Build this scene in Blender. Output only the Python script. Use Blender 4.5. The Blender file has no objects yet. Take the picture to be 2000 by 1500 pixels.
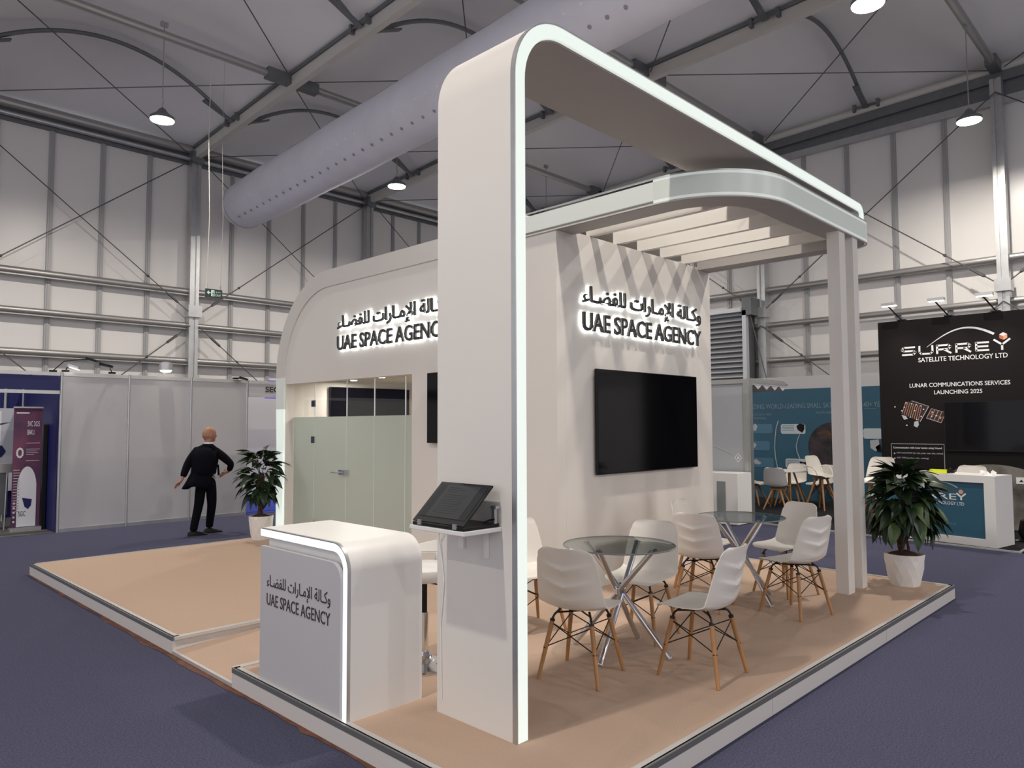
import bpy, bmesh, math, random
from mathutils import Vector, Matrix
PI = math.pi
random.seed(7)
SC = bpy.context.scene
COL = SC.collection

# ------------------------------------------------------------------ camera
cam_d = bpy.data.cameras.new('camera')
cam = bpy.data.objects.new('camera', cam_d)
COL.objects.link(cam)
cam_d.sensor_width = 36.0
cam_d.lens = 36.0 * 1428.5 / 2000.0
cam_d.clip_start = 0.05
cam_d.clip_end = 200
_yaw, _pit, _rol = (math.radians(v) for v in (44.439, 3.166, -0.2215))
_f = Vector((math.cos(_yaw)*math.cos(_pit), math.sin(_yaw)*math.cos(_pit), math.sin(_pit)))
_r = Vector((math.sin(_yaw), -math.cos(_yaw), 0))
_u = _r.cross(_f)
_r2 = _r*math.cos(_rol) + _u*math.sin(_rol)
_u2 = -_r*math.sin(_rol) + _u*math.cos(_rol)
cam.matrix_world = Matrix(((_r2.x, _u2.x, -_f.x, 0), (_r2.y, _u2.y, -_f.y, 0), (_r2.z, _u2.z, -_f.z, 1.72), (0, 0, 0, 1)))
SC.camera = cam

# ------------------------------------------------------------------ world, exposure
SC.view_settings.view_transform = 'Standard'
SC.view_settings.look = 'None'
SC.view_settings.gamma = 1
SC.view_settings.use_curve_mapping = False
SC.view_settings.exposure = 0.0
W = bpy.data.worlds.new('world')
SC.world = W
W.use_nodes = True
W.node_tree.nodes['Background'].inputs[0].default_value = (0.93, 0.92, 1.0, 1)
W.node_tree.nodes['Background'].inputs[1].default_value = 0.98
LAMP_POWER = 168.0          # every high bay lamp of the hall
LAMP_COLOR = (1.0, 0.925, 0.84)

# ------------------------------------------------------------------ materials
MATS = {}
def mat(name, col, rough=0.5, metal=0.0, emit=0.0, ecol=None, noise=0.0, nscale=20.0, bump=0.0, bscale=200.0, spec=0.5, stretch=None, col2=None, coat=0.0):
    m = bpy.data.materials.new(name)
    m.use_nodes = True
    nt = m.node_tree
    b = nt.nodes['Principled BSDF']
    b.inputs['Base Color'].default_value = (*col, 1)
    b.inputs['Roughness'].default_value = rough
    b.inputs['Metallic'].default_value = metal
    b.inputs['Specular IOR Level'].default_value = spec
    b.inputs['Coat Weight'].default_value = coat
    if emit:
        b.inputs['Emission Color'].default_value = (*(ecol or col), 1)
        b.inputs['Emission Strength'].default_value = emit
    if noise or bump:
        tc = nt.nodes.new('ShaderNodeTexCoord')
        mp = nt.nodes.new('ShaderNodeMapping')
        nt.links.new(tc.outputs['Object'], mp.inputs[0])
        if stretch: mp.inputs['Scale'].default_value = stretch
    if noise:
        n = nt.nodes.new('ShaderNodeTexNoise')
        n.inputs['Scale'].default_value = nscale
        n.inputs['Detail'].default_value = 4
        nt.links.new(mp.outputs[0], n.inputs['Vector'])
        r = nt.nodes.new('ShaderNodeValToRGB')
        r.color_ramp.elements[0].position = 0.3
        r.color_ramp.elements[1].position = 0.7
        c2 = col2 or tuple(c*(1-noise) for c in col)
        r.color_ramp.elements[0].color = (*c2, 1)
        r.color_ramp.elements[1].color = (*(tuple(min(1, c*(1+noise*0.5)) for c in col)), 1)
        nt.links.new(n.outputs['Fac'], r.inputs[0])
        nt.links.new(r.outputs[0], b.inputs['Base Color'])
    if bump:
        n2 = nt.nodes.new('ShaderNodeTexNoise')
        n2.inputs['Scale'].default_value = bscale
        n2.inputs['Detail'].default_value = 3
        nt.links.new(mp.outputs[0], n2.inputs['Vector'])
        bp = nt.nodes.new('ShaderNodeBump')
        bp.inputs['Strength'].default_value = bump
        bp.inputs['Distance'].default_value = 0.01
        nt.links.new(n2.outputs['Fac'], bp.inputs['Height'])
        nt.links.new(bp.outputs[0], b.inputs['Normal'])
    MATS[name] = m
    return m

def glass_mat(name, tint, rough=0.0, ior=1.5, haze=0.0, hcol=(0.6, 0.62, 0.55)):
    m = bpy.data.materials.new(name)
    m.use_nodes = True
    nt = m.node_tree
    nt.nodes.remove(nt.nodes['Principled BSDF'])
    out = nt.nodes['Material Output']
    tr = nt.nodes.new('ShaderNodeBsdfTransparent'); tr.inputs[0].default_value = (*tint, 1)
    gl = nt.nodes.new('ShaderNodeBsdfGlossy'); gl.inputs['Roughness'].default_value = rough
    lw = nt.nodes.new('ShaderNodeLayerWeight'); lw.inputs[0].default_value = 0.5
    pw = nt.nodes.new('ShaderNodeMath'); pw.operation = 'POWER'; pw.inputs[1].default_value = 5.0
    fr = nt.nodes.new('ShaderNodeMath'); fr.operation = 'MULTIPLY_ADD'; fr.inputs[1].default_value = 0.8; fr.inputs[2].default_value = 0.04
    nt.links.new(lw.outputs['Facing'], pw.inputs[0]); nt.links.new(pw.outputs[0], fr.inputs[0])
    mx = nt.nodes.new('ShaderNodeMixShader')
    nt.links.new(fr.outputs[0], mx.inputs[0]); nt.links.new(tr.outputs[0], mx.inputs[1]); nt.links.new(gl.outputs[0], mx.inputs[2])
    last = mx
    if haze:
        df = nt.nodes.new('ShaderNodeBsdfDiffuse'); df.inputs[0].default_value = (*hcol, 1)
        tl = nt.nodes.new('ShaderNodeBsdfTranslucent'); tl.inputs[0].default_value = (*hcol, 1)
        m2 = nt.nodes.new('ShaderNodeMixShader'); m2.inputs[0].default_value = 0.45
        nt.links.new(df.outputs[0], m2.inputs[1]); nt.links.new(tl.outputs[0], m2.inputs[2])
        m3 = nt.nodes.new('ShaderNodeMixShader'); m3.inputs[0].default_value = haze
        nt.links.new(mx.outputs[0], m3.inputs[1]); nt.links.new(m2.outputs[0], m3.inputs[2])
        last = m3
    nt.links.new(last.outputs[0], out.inputs[0])
    MATS[name] = m
    return m

mat('hall_carpet', (0.082, 0.084, 0.135), 0.95, noise=0.35, nscale=90, bump=0.6, bscale=350, spec=0.1)
mat('tan_carpet', (0.50, 0.365, 0.275), 0.95, noise=0.06, nscale=160, bump=0.35, bscale=500, spec=0.1)
mat('black_carpet', (0.02, 0.02, 0.022), 0.95, noise=0.3, nscale=120, spec=0.1)
mat('grey_carpet', (0.16, 0.16, 0.15), 0.95, noise=0.3, nscale=40, spec=0.1)
mat('membrane', (0.86, 0.85, 0.86), 0.7, noise=0.04, nscale=0.6)
mat('wall_sheet', (0.80, 0.78, 0.75), 0.32, noise=0.04, nscale=0.5, bump=0.05, bscale=3)
mat('aluminium', (0.55, 0.56, 0.56), 0.38, 0.85, noise=0.08, nscale=6)
mat('dark_aluminium', (0.20, 0.21, 0.22), 0.5, 0.6, noise=0.1, nscale=6)
mat('girt_metal', (0.42, 0.41, 0.40), 0.4, 0.7)
mat('mullion_grey', (0.42, 0.42, 0.42), 0.5, 0.3)
mat('pale_beam', (0.62, 0.60, 0.55), 0.5, 0.1)
mat('cable_steel', (0.12, 0.12, 0.12), 0.5, 0.5)
mat('white_paint', (0.73, 0.70, 0.65), 0.5, noise=0.015, nscale=2.0)
mat('white_satin', (0.80, 0.785, 0.75), 0.35, noise=0.01, nscale=2)
mat('shaded_frame_paint', (0.40, 0.375, 0.355), 0.6)  # grey darkened to hold the shade under arch and canopy
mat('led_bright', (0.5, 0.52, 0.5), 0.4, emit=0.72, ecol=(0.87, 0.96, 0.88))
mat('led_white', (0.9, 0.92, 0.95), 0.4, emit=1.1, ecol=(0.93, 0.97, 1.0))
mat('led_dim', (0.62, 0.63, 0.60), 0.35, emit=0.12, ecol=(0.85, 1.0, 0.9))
mat('led_off', (0.62, 0.60, 0.56), 0.4)
mat('led_halo', (1, 1, 1), 0.5, emit=11.0, ecol=(0.93, 1.0, 1.0))
mat('lamp_glow', (1, 1, 1), 0.5, emit=30.0, ecol=(1.0, 0.92, 0.80))
mat('spot_glow', (1, 1, 1), 0.5, emit=6.0, ecol=(1.0, 0.96, 0.9))
mat('letter_dark', (0.03, 0.028, 0.027), 0.5)
mat('letter_brown', (0.055, 0.04, 0.035), 0.6)
mat('edge_trim', (0.16, 0.16, 0.16), 0.45, 0.3)
mat('edge_lip', (0.66, 0.65, 0.63), 0.35, 0.5)
mat('riser_white', (0.62, 0.59, 0.56), 0.5)
mat('red_tape', (0.13, 0.05, 0.028), 0.8, noise=0.4, nscale=12)
mat('tv_black', (0.003, 0.003, 0.004), 0.08, spec=0.25)
mat('plastic_black', (0.008, 0.008, 0.009), 0.4, spec=0.3)
mat('screen_dark', (0.012, 0.013, 0.015), 0.35, spec=0.12, emit=0.012, ecol=(0.8, 0.9, 1.0))
mat('screen_page', (0.022, 0.024, 0.027), 0.35, spec=0.12, emit=0.02, ecol=(0.9, 0.95, 1.0))
mat('chair_shell', (0.75, 0.71, 0.645), 0.38)
mat('grey_shell', (0.50, 0.50, 0.49), 0.4)
mat('beech', (0.43, 0.215, 0.08), 0.5, noise=0.28, nscale=14, stretch=(1, 1, 0.12))
mat('brace_black', (0.02, 0.015, 0.013), 0.4, 0.4)
mat('chrome', (0.72, 0.72, 0.73), 0.09, 1.0)
mat('pot_white', (0.78, 0.75, 0.70), 0.45)
mat('soil', (0.06, 0.025, 0.015), 0.95, noise=0.5, nscale=60, bump=0.8, bscale=60)
mat('bark', (0.10, 0.055, 0.03), 0.9, noise=0.5, nscale=30, bump=0.6, bscale=60)
mat('leaf_dark', (0.014, 0.032, 0.012), 0.4, noise=0.3, nscale=8)
mat('leaf_mid', (0.028, 0.06, 0.017), 0.4, noise=0.3, nscale=8)
mat('leaf_light', (0.07, 0.12, 0.03), 0.4, noise=0.3, nscale=8)
mat('duct_fabric', (0.76, 0.75, 0.82), 0.8, noise=0.05, nscale=2, bump=0.1, bscale=4)
mat('duct_hole', (0.85, 0.85, 0.88), 0.6)
mat('duct_seam', (0.34, 0.33, 0.37), 0.8)
mat('booth_white', (0.52, 0.51, 0.52), 0.45, noise=0.02, nscale=1)
mat('booth_blue', (0.006, 0.008, 0.10), 0.5)
mat('table_blue', (0.02, 0.05, 0.42), 0.7)
mat('poster_grey', (0.50, 0.52, 0.56), 0.5)
mat('poster_white', (0.80, 0.80, 0.82), 0.5)
mat('banner_maroon', (0.16, 0.035, 0.075), 0.5, noise=0.7, nscale=1.6, col2=(0.04, 0.02, 0.07))
mat('navy_ink', (0.01, 0.018, 0.08), 0.5)
mat('white_ink', (0.80, 0.80, 0.80), 0.5)
mat('pale_ink', (0.42, 0.44, 0.47), 0.5)
mat('faint_ink', (0.17, 0.25, 0.30), 0.5)
mat('teal_print', (0.028, 0.105, 0.165), 0.4, noise=0.15, nscale=0.6)
mat('teal_box', (0.07, 0.17, 0.26), 0.4)
mat('white_box', (0.50, 0.56, 0.60), 0.4)
mat('black_print', (0.009, 0.007, 0.007), 0.6, spec=0.2)
mat('black_detail', (0.035, 0.022, 0.02), 0.4)
mat('orange_ink', (0.55, 0.13, 0.05), 0.5)
mat('peach_ink', (0.75, 0.35, 0.22), 0.5)
mat('moon_print', (0.24, 0.22, 0.19), 0.8, noise=0.75, nscale=2.2)
mat('earth_print', (0.035, 0.025, 0.032), 0.6, noise=0.9, nscale=4)
mat('silver_panel', (0.44, 0.46, 0.49), 0.4, 0.2, noise=0.06, nscale=1)
mat('grey_glass', (0.25, 0.27, 0.27), 0.2)
mat('louver_metal', (0.62, 0.64, 0.66), 0.4, 0.4)
mat('exit_green', (0.003, 0.045, 0.028), 0.3)
mat('exit_white', (0.80, 0.95, 0.88), 0.4, emit=0.35)
mat('yellow', (0.75, 0.85, 0.02), 0.4)
mat('paper', (0.85, 0.84, 0.82), 0.7)
mat('skin', (0.36, 0.17, 0.105), 0.5)
mat('suit', (0.004, 0.004, 0.007), 0.9, spec=0.1)
mat('shirt', (0.75, 0.75, 0.78), 0.7)
mat('shoe', (0.008, 0.008, 0.008), 0.5, spec=0.2)
mat('hair', (0.27, 0.15, 0.10), 0.8)
mat('eye_dark', (0.02, 0.015, 0.012), 0.3)
mat('red_plastic', (0.5, 0.02, 0.02), 0.4)
mat('purple_glow', (0.05, 0.02, 0.3), 0.4, emit=0.5, ecol=(0.18, 0.10, 0.9))
glass_mat('glass_clear', (0.94, 0.96, 0.95), 0.0, 1.45)
glass_mat('glass_smoked', (0.80, 0.84, 0.83), 0.02, 1.5)
glass_mat('glass_frosted', (0.8, 0.84, 0.8), 0.25, 1.45, haze=0.94, hcol=(0.66, 0.71, 0.66))
mat('frost_edge_glow', (0.8, 0.82, 0.8), 0.3, emit=0.15)  # slight glow added to the glass joints, which hold no lamp

# ------------------------------------------------------------------ helpers
WL = {}      # world location of each parent
def empty(name, loc=(0, 0, 0), rz=0.0):
    o = bpy.data.objects.new(name, None)
    COL.objects.link(o)
    o.location = loc
    o.rotation_euler = (0, 0, rz)
    o.empty_display_size = 0.1
    WL[o.name] = Vector(loc)
    return o
def tag(o, label=None, cat=None, group=None, kind=None):
    if label: o['label'] = label
    if cat: o['category'] = cat
    if group: o['group'] = group
    if kind: o['kind'] = kind
    return o
def thing(name, label, cat, loc=(0, 0, 0), rz=0.0, group=None):
    return tag(empty(name, loc, rz), label, cat, group)

class MB:
    """collects shapes, links them as ONE mesh object"""
    def __init__(s): s.v = []; s.f = []
    def add(s, vs, fs):
        n = len(s.v); s.v += [tuple(v) for v in vs]; s.f += [tuple(i+n for i in f) for f in fs]; return s
    def box(s, a, b):
        x0, y0, z0 = a; x1, y1, z1 = b
        if x0 > x1: x0, x1 = x1, x0
        if y0 > y1: y0, y1 = y1, y0
        if z0 > z1: z0, z1 = z1, z0
        return s.add([(x0,y0,z0),(x1,y0,z0),(x1,y1,z0),(x0,y1,z0),(x0,y0,z1),(x1,y0,z1),(x1,y1,z1),(x0,y1,z1)],
                     [(0,3,2,1),(4,5,6,7),(0,1,5,4),(1,2,6,5),(2,3,7,6),(3,0,4,7)])
    def beam(s, p, q, w, h, up=(0, 0, 1)):
        """box of width w and height h from p to q"""
        p = Vector(p); q = Vector(q); d = (q-p).normalized()
        up = Vector(up)
        if abs(d.dot(up)) > 0.99: up = Vector((1, 0, 0))
        r = d.cross(up).normalized(); u = r.cross(d).normalized()
        vs = []
        for e in (p, q):
            for a, b in ((-1, -1), (1, -1), (1, 1), (-1, 1)):
                vs.append(e + r*a*w/2 + u*b*h/2)
        return s.add(vs, [(3,2,1,0),(4,5,6,7),(0,1,5,4),(1,2,6,5),(2,3,7,6),(3,0,4,7)])
    def tube(s, pts, rad, n=8, caps=True):
        """smooth tube through pts; rad a number or one per point"""
        P = [Vector(p) for p in pts]
        R = rad if isinstance(rad, (list, tuple)) else [rad]*len(P)
        ref = None; rings = []
        for i, p in enumerate(P):
            d = (P[min(i+1, len(P)-1)] - P[max(i-1, 0)]).normalized()
            if ref is None:
                ref = Vector((0, 0, 1)) if abs(d.z) < 0.9 else Vector((1, 0, 0))
                ref = (ref - d*ref.dot(d)).normalized()
            else:
                ref = (ref - d*ref.dot(d))
                if ref.length < 1e-6: ref = d.orthogonal()
                ref.normalize()
            b = d.cross(ref)
            rings.append([p + (ref*math.cos(2*PI*k/n) + b*math.sin(2*PI*k/n))*R[i] for k in range(n)])
        vs = [v for r in rings for v in r]; fs = []
        for i in range(len(P)-1):
            for k in range(n):
                k2 = (k+1) % n
                fs.append((i*n+k, i*n+k2, (i+1)*n+k2, (i+1)*n+k))
        if caps:
            fs.append(tuple(range(n-1, -1, -1))); fs.append(tuple((len(P)-1)*n+k for k in range(n)))
        return s.add(vs, fs)
    def lathe(s, prof, n=24, c=(0, 0, 0), cap0=True, cap1=True):
        vs = []; fs = []
        for r, z in prof:
            for k in range(n):
                a = 2*PI*k/n
                vs.append((c[0]+r*math.cos(a), c[1]+r*math.sin(a), c[2]+z))
        for i in range(len(prof)-1):
            for k in range(n):
                k2 = (k+1) % n
                fs.append((i*n+k, i*n+k2, (i+1)*n+k2, (i+1)*n+k))
        if cap0: fs.append(tuple(range(n-1, -1, -1)))
        if cap1: fs.append(tuple((len(prof)-1)*n+k for k in range(n)))
        return s.add(vs, fs)
    def prism(s, poly, m0, m1):
        """poly: 2D list; m0, m1: functions (a,b)->3D for the two ends"""
        n = len(poly)
        vs = [m0(*p) for p in poly] + [m1(*p) for p in poly]
        fs = [tuple(range(n-1, -1, -1)), tuple(range(n, 2*n))]
        fs += [(i, (i+1) % n, n+(i+1) % n, n+i) for i in range(n)]
        return s.add(vs, fs)
    def ribbon(s, inner, outer, m0, m1):
        """closed band between two equally long open 2D polylines, swept from m0 to m1"""
        n = len(inner)
        vs = [m0(*p) for p in inner] + [m0(*p) for p in outer] + [m1(*p) for p in inner] + [m1(*p) for p in outer]
        fs = []
        for i in range(n-1):
            a, b = i, i+1
            fs += [(a, b, n+b, n+a), (2*n+a, 3*n+a, 3*n+b, 2*n+b), (a, 2*n+a, 2*n+b, b), (n+a, n+b, 3*n+b, 3*n+a)]
        fs += [(0, n, 3*n, 2*n), (n-1, 3*n-1, 4*n-1, 2*n-1)]
        return s.add(vs, fs)
    def mesh(s, name, m=None, smooth=False, off=(0, 0, 0)):
        me = bpy.data.meshes.new(name)
        ox, oy, oz = off
        me.from_pydata([(v[0]-ox, v[1]-oy, v[2]-oz) for v in s.v], [], s.f)
        bm = bmesh.new(); bm.from_mesh(me); bmesh.ops.recalc_face_normals(bm, faces=bm.faces)
        if smooth:
            for f in bm.faces: f.smooth = True
            for e in bm.edges:
                if len(e.link_faces) == 2 and e.calc_face_angle(0) > 0.7: e.smooth = False
        bm.to_mesh(me); bm.free()
        if m: me.materials.append(MATS[m])
        return me
    def build(s, name, m, parent=None, smooth=False):
        off = WL[parent.name] if parent is not None else (0, 0, 0)
        me = s.mesh(name, m, smooth, off)
        return link(name, me, parent)
def link(name, me, parent=None, loc=None, rot=None):
    o = bpy.data.objects.new(name, me)
    COL.objects.link(o)
    if parent is not None:
        o.parent = parent
        WL[o.name] = WL[parent.name]
    else:
        WL[o.name] = Vector((0, 0, 0))
    if loc is not None: o.location = loc
    if rot is not None: o.rotation_euler = rot
    return o
def box(name, a, b, m, parent=None): return MB().box(a, b).build(name, m, parent)
def bevel(o, w=0.004, seg=2):
    md = o.modifiers.new('bevel', 'BEVEL'); md.width = w; md.segments = seg; md.limit_method = 'ANGLE'
    return o
def copy_tree(o, parent=None):
    c = o.copy(); COL.objects.link(c)
    if parent is not None: c.parent = parent
    for ch in list(o.children): copy_tree(ch, c)
    return c
def arc(cx, cy, a, b, t0, t1, n):
    return [(cx+a*math.cos(t0+(t1-t0)*i/n), cy+b*math.sin(t0+(t1-t0)*i/n)) for i in range(n+1)]

def text_mesh(s, w, h, org, U, V, N, depth=0.002, shear=0.0, bold=0.0):
    """vertices, faces of a line of text fitted to width w and height h (h None keeps aspect)"""
    cu = bpy.data.curves.new('t', 'FONT'); cu.body = s; cu.resolution_u = 3; cu.extrude = 0.5; cu.shear = shear; cu.offset = bold
    o = bpy.data.objects.new('t', cu); COL.objects.link(o)
    bpy.context.view_layer.update()
    me = bpy.data.meshes.new_from_object(o.evaluated_get(bpy.context.evaluated_depsgraph_get()))
    bm = bmesh.new(); bm.from_mesh(me); bmesh.ops.remove_doubles(bm, verts=bm.verts, dist=1e-5)
    bm.verts.ensure_lookup_table()
    co = [v.co.copy() for v in bm.verts]; fs = [tuple(v.index for v in f.verts) for f in bm.faces]
    bm.free(); bpy.data.objects.remove(o); bpy.data.curves.remove(cu); bpy.data.meshes.remove(me)
    if not co: return [], []
    x0 = min(c.x for c in co); x1 = max(c.x for c in co); y0 = min(c.y for c in co); y1 = max(c.y for c in co)
    sx = w/(x1-x0); sy = (h/(y1-y0)) if h else sx
    org = Vector(org); U = Vector(U); V = Vector(V); N = Vector(N)
    vs = [org + U*((c.x-x0)*sx) + V*((c.y-y0)*sy) + N*((c.z+0.5)*depth) for c in co]
    return vs, fs
def text(name, s, w, h, org, U, V, N, m, parent, depth=0.002, bold=0.0):
    vs, fs = text_mesh(s, w, h, org, U, V, N, depth, bold=bold)
    return MB().add(vs, fs).build(name, m, parent)
def islands(vs, fs):
    par = list(range(len(vs)))
    def find(a):
        while par[a] != a: par[a] = par[par[a]]; a = par[a]
        return a
    for f in fs:
        for i in f[1:]: par[find(i)] = find(f[0])
    g = {}
    for f in fs: g.setdefault(find(f[0]), []).append(f)
    out = []
    for k, ff in g.items():
        ids = sorted({i for f in ff for i in f}); mp = {a: b for b, a in enumerate(ids)}
        out.append(([vs[i] for i in ids], [tuple(mp[i] for i in f) for f in ff]))
    return out
UX, UY, UZ = Vector((1, 0, 0)), Vector((0, 1, 0)), Vector((0, 0, 1))
ARABIC = '\uFE80\uFE8E\u0640\uFEC0\uFED4\uFEE0\uFEDF \uFE95\uFE8D\uFEAD\uFE8E\u0640\uFEE3\uFEF9\uFE8D \uFE94\uFEDF\uFE8E\u0640\uFEDB\uFEED'
LATIN = 'UAE SPACE AGENCY'

# ================================================================== THE HALL
XW, YW = 17.3, 18.0
FR = [-12.88, -7.88, -2.88, 2.12, 7.12, 12.15, 17.16]       # frame lines
PUR = [13.1, 8.08, 3.08, -1.92, -6.92]                       # purlin lines
def zr(y):
    pts = [(-12, 8.5), (-2, 8.87), (3, 8.84), (8, 8.72), (13, 8.56), (18, 8.33)]
    for (a, za), (b, zb) in zip(pts, pts[1:]):
        if y <= b: return za + (zb-za)*(y-a)/(b-a)
    return 8.33
fl = box('floor', (-13, -12, -0.06), (XW+0.3, YW+0.3, 0.0), 'hall_carpet'); tag(fl, kind='structure')

def wall_root(name):
    return tag(empty(name), kind='structure')
# left wall (far side, y = 18)
wl = wall_root('wall_left')
pm = MB().box((0.02, 0, 0), (0.98, 0.04, 8.2)).mesh('wall_panel', 'wall_sheet')
mm = MB().box((-0.05, -0.05, 0), (0.05, 0.0, 8.2)).box((-0.015, -0.065, 0), (0.015, -0.05, 8.2)).mesh('mullion', 'mullion_grey')
for k in range(15):
    x = 2.12 + k*1.005
    link('wall_panel', pm, wl, (x, YW, 0))
    link('mullion', mm, wl, (x, YW, 0))
box('backing_sheet', (-13, YW+0.04, 0), (XW+0.3, YW+0.1, 8.4), 'wall_sheet', wl)
for z, r in ((3.27, 0.075), (4.13, 0.07), (4.95, 0.08)):
    for a, b in ((2.12, 7.12), (7.12, 12.15), (12.15, 17.2)):
        MB().tube([(a, YW-0.17, z), (b, YW-0.17, z)], r, 10).box((a, YW-0.25, z-0.1), (b, YW-0.1, z-0.075)).build('girt', 'girt_metal', wl, True)
for z, r, m in ((8.42, 0.11, 'girt_metal'), (8.2, 0.05, 'aluminium')):
    for a, b in ((-2.88, 2.12), (2.12, 7.12), (7.12, 12.15), (12.15, 17.2)):
        MB().tube([(a, YW-0.2, z), (b, YW-0.2, z)], r, 12).build('eave_tube', m, wl, True)
box('eave_channel', (-12.9, YW-0.1, 8.1), (XW, YW, 8.34), 'dark_aluminium', wl)
def post_mb(x, y, z, dx, dy):
    m = MB().box((x-0.1, y-0.1, 0), (x+0.1, y+0.1, z))
    m.box((x-0.1-0.015*abs(dy), y-0.1-0.015*abs(dx), 0), (x-0.055*abs(dy)-0.1*abs(dx), y-0.055*abs(dx)-0.1*abs(dy), z))
    return m
for x in (2.12, 7.12, 12.15):
    MB().box((x-0.11, YW-0.32, 0), (x-0.03, YW-0.12, 8.2)).box((x+0.03, YW-0.32, 0), (x+0.11, YW-0.12, 8.2)).box((x-0.04, YW-0.29, 0), (x+0.04, YW-0.15, 8.2)).build('post', 'aluminium', wl)
    box('bracket', (x-0.16, YW-0.4, 4.32), (x+0.16, YW-0.15, 4.6), 'aluminium', wl)
    box('bracket', (x-0.14, YW-0.42, 8.08), (x+0.14, YW-0.15, 8.36), 'dark_aluminium', wl)
def cable(p, q, parent, r=0.012, buckle=True):
    m = MB().tube([p, q], r, 6)
    P, Q = Vector(p), Vector(q); d = (Q-P).normalized()
    o = m.build('brace_cable', 'cable_steel', parent)
    if buckle:
        a = P + d*0.35; b = P + d*1.2
        o2 = MB().tube([a, a+d*0.05, a+d*0.32, a+d*0.36], [0.01, 0.03, 0.03, 0.01], 6).tube([b, b+d*0.05, b+d*0.1], [0.01, 0.035, 0.01], 6).build('turnbuckle', 'cable_steel', o)
for a, b in ((2.12, 7.12), (7.12, 12.15), (12.15, 17.1)):
    y = YW-0.36
    cable((b-0.1, y, 4.4), (a+0.1, y, 8.15), wl); cable((a+0.1, y, 4.4), (b-0.1, y, 8.15), wl)
    cable((b-0.1, y, 4.1), (a+0.1, y, 0.1), wl); cable((a+0.1, y, 4.1), (b-0.1, y, 0.1), wl)
# right wall (x = 17.3)
wr = wall_root('wall_right')
pm = MB().box((0, 0.02, 0), (0.04, 0.98, 8.2)).mesh('wall_panel', 'wall_sheet')
mm = MB().box((-0.05, -0.05, 0), (0.0, 0.05, 8.2)).box((-0.065, -0.015, 0), (-0.05, 0.015, 8.2)).mesh('mullion', 'mullion_grey')
for k in range(21):
    y = 3.08 - 6 + k*1.0
    if y > 17.2: break
    link('wall_panel', pm, wr, (XW, y, 0)); link('mullion', mm, wr, (XW, y, 0))
box('backing_sheet', (XW+0.04, -12, 0), (XW+0.1, YW+0.1, 9.6), 'wall_sheet', wr)
yb = [-6.92, -1.92, 3.08, 8.08, 13.1, 17.9]
for z, r in ((3.25, 0.075), (4.12, 0.07), (4.98, 0.08)):
    for a, b in zip(yb, yb[1:]):
        MB().tube([(XW-0.17, a, z), (XW-0.17, b, z)], r, 10).build('girt', 'girt_metal', wr, True)
for a, b in zip(yb, yb[1:]):
    box('gable_channel', (XW-0.12, a, 8.13), (XW-0.02, b, 8.28), 'aluminium', wr)
    box('gable_beam', (XW-0.08, a, 8.28), (XW-0.0, b, 8.6), 'dark_aluminium', wr)
for y in yb[1:-1]:
    MB().box((XW-0.34, y-0.1, 0), (XW-0.12, y-0.03, 8.6)).box((XW-0.34, y+0.03, 0), (XW-0.12, y+0.1, 8.6)).box((XW-0.3, y-0.04, 0), (XW-0.15, y+0.04, 8.6)).build('post', 'aluminium', wr)
    box('bracket', (XW-0.42, y-0.14, 4.3), (XW-0.15, y+0.14, 4.55), 'aluminium', wr)
for a, b in ((8.08, 3.08), (3.08, -1.92), (13.1, 8.08)):
    x = XW-0.38
    cable((x, a, 4.4), (x, b, 8.3), wr); cable((x, b, 4.4), (x, a, 8.3), wr)
    cable((x, a, 4.1), (x, b, 0.1), wr); cable((x, b, 4.1), (x, a, 0.1), wr)

# ceiling: tensioned membrane over rafters, purlins and arched tubes
ce = wall_root('ceiling')
def zmem(u, y):
    h = 0.28 + 0.62*math.cos(PI*(y-15.55)/5.01)**2
    e = max(0.0, min(1.0, (18.0-y)/1.0))
    return zr(y) + 0.17 + h*(1-(2*u-1)**2)*(0.25+0.75*e)
for x0, x1 in zip(FR, FR[1:]+[17.3]):
    if x1-x0 < 1: continue
    nx, ny = 16, 90
    vs = []; fs = []
    for j in range(ny+1):
        y = YW + 0.05 - (YW+12)*j/ny
        for i in range(nx+1):
            u = i/nx
            vs.append((x0+(x1-x0)*u + (0.15 if (i == nx and x1 > 17) else 0), y, zmem(u, y)))
    for j in range(ny):
        for i in range(nx):
            a = j*(nx+1)+i
            fs.append((a, a+1, a+nx+2, a+nx+1))
    me = MB().add(vs, fs).mesh('membrane', 'membrane', True)
    for e in me.edges: e.use_edge_sharp = False
    link('membrane', me, ce)
ys = [18, 13, 8, 3, -2, -12]
for x in FR[1:]:
    gable = x > 17
    for a, b in zip(ys, ys[1:]):
        ra = (x, a, zr(a)); rb = (x, b, zr(b))
        if gable:
            MB().tube([(x, a, zr(a)+0.02), (x, b, zr(b)+0.02)], 0.085, 12).build('rafter', 'pale_beam', ce, True)
            MB().beam((x, a, zr(a)-0.16), (x, b, zr(b)-0.16), 0.06, 0.2).build('rafter_web', 'dark_aluminium', ce)
        else:
            r = MB().beam((x, a, zr(a)-0.03), (x, b, zr(b)-0.03), 0.13, 0.22).build('rafter', 'pale_beam', ce)
            MB().beam((x, a, zr(a)+0.12), (x, b, zr(b)+0.12), 0.2, 0.07).build('rafter_flange', 'dark_aluminium', ce)
for y in PUR:
    for a, b in zip(FR[1:], FR[2:]):
        MB().tube([(a+0.1, y, zr(y)+0.02), (b-0.1, y, zr(y)+0.02)], 0.075, 12).build('purlin', 'girt_metal', ce, True)
        MB().beam((a+0.05, y, zr(y)+0.02), (a+0.55, y, zr(y)+0.02), 0.2, 0.2).beam((b-0.55, y, zr(y)+0.02), (b-0.05, y, zr(y)+0.02), 0.2, 0.2).build('node_plate', 'dark_aluminium', ce)
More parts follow.
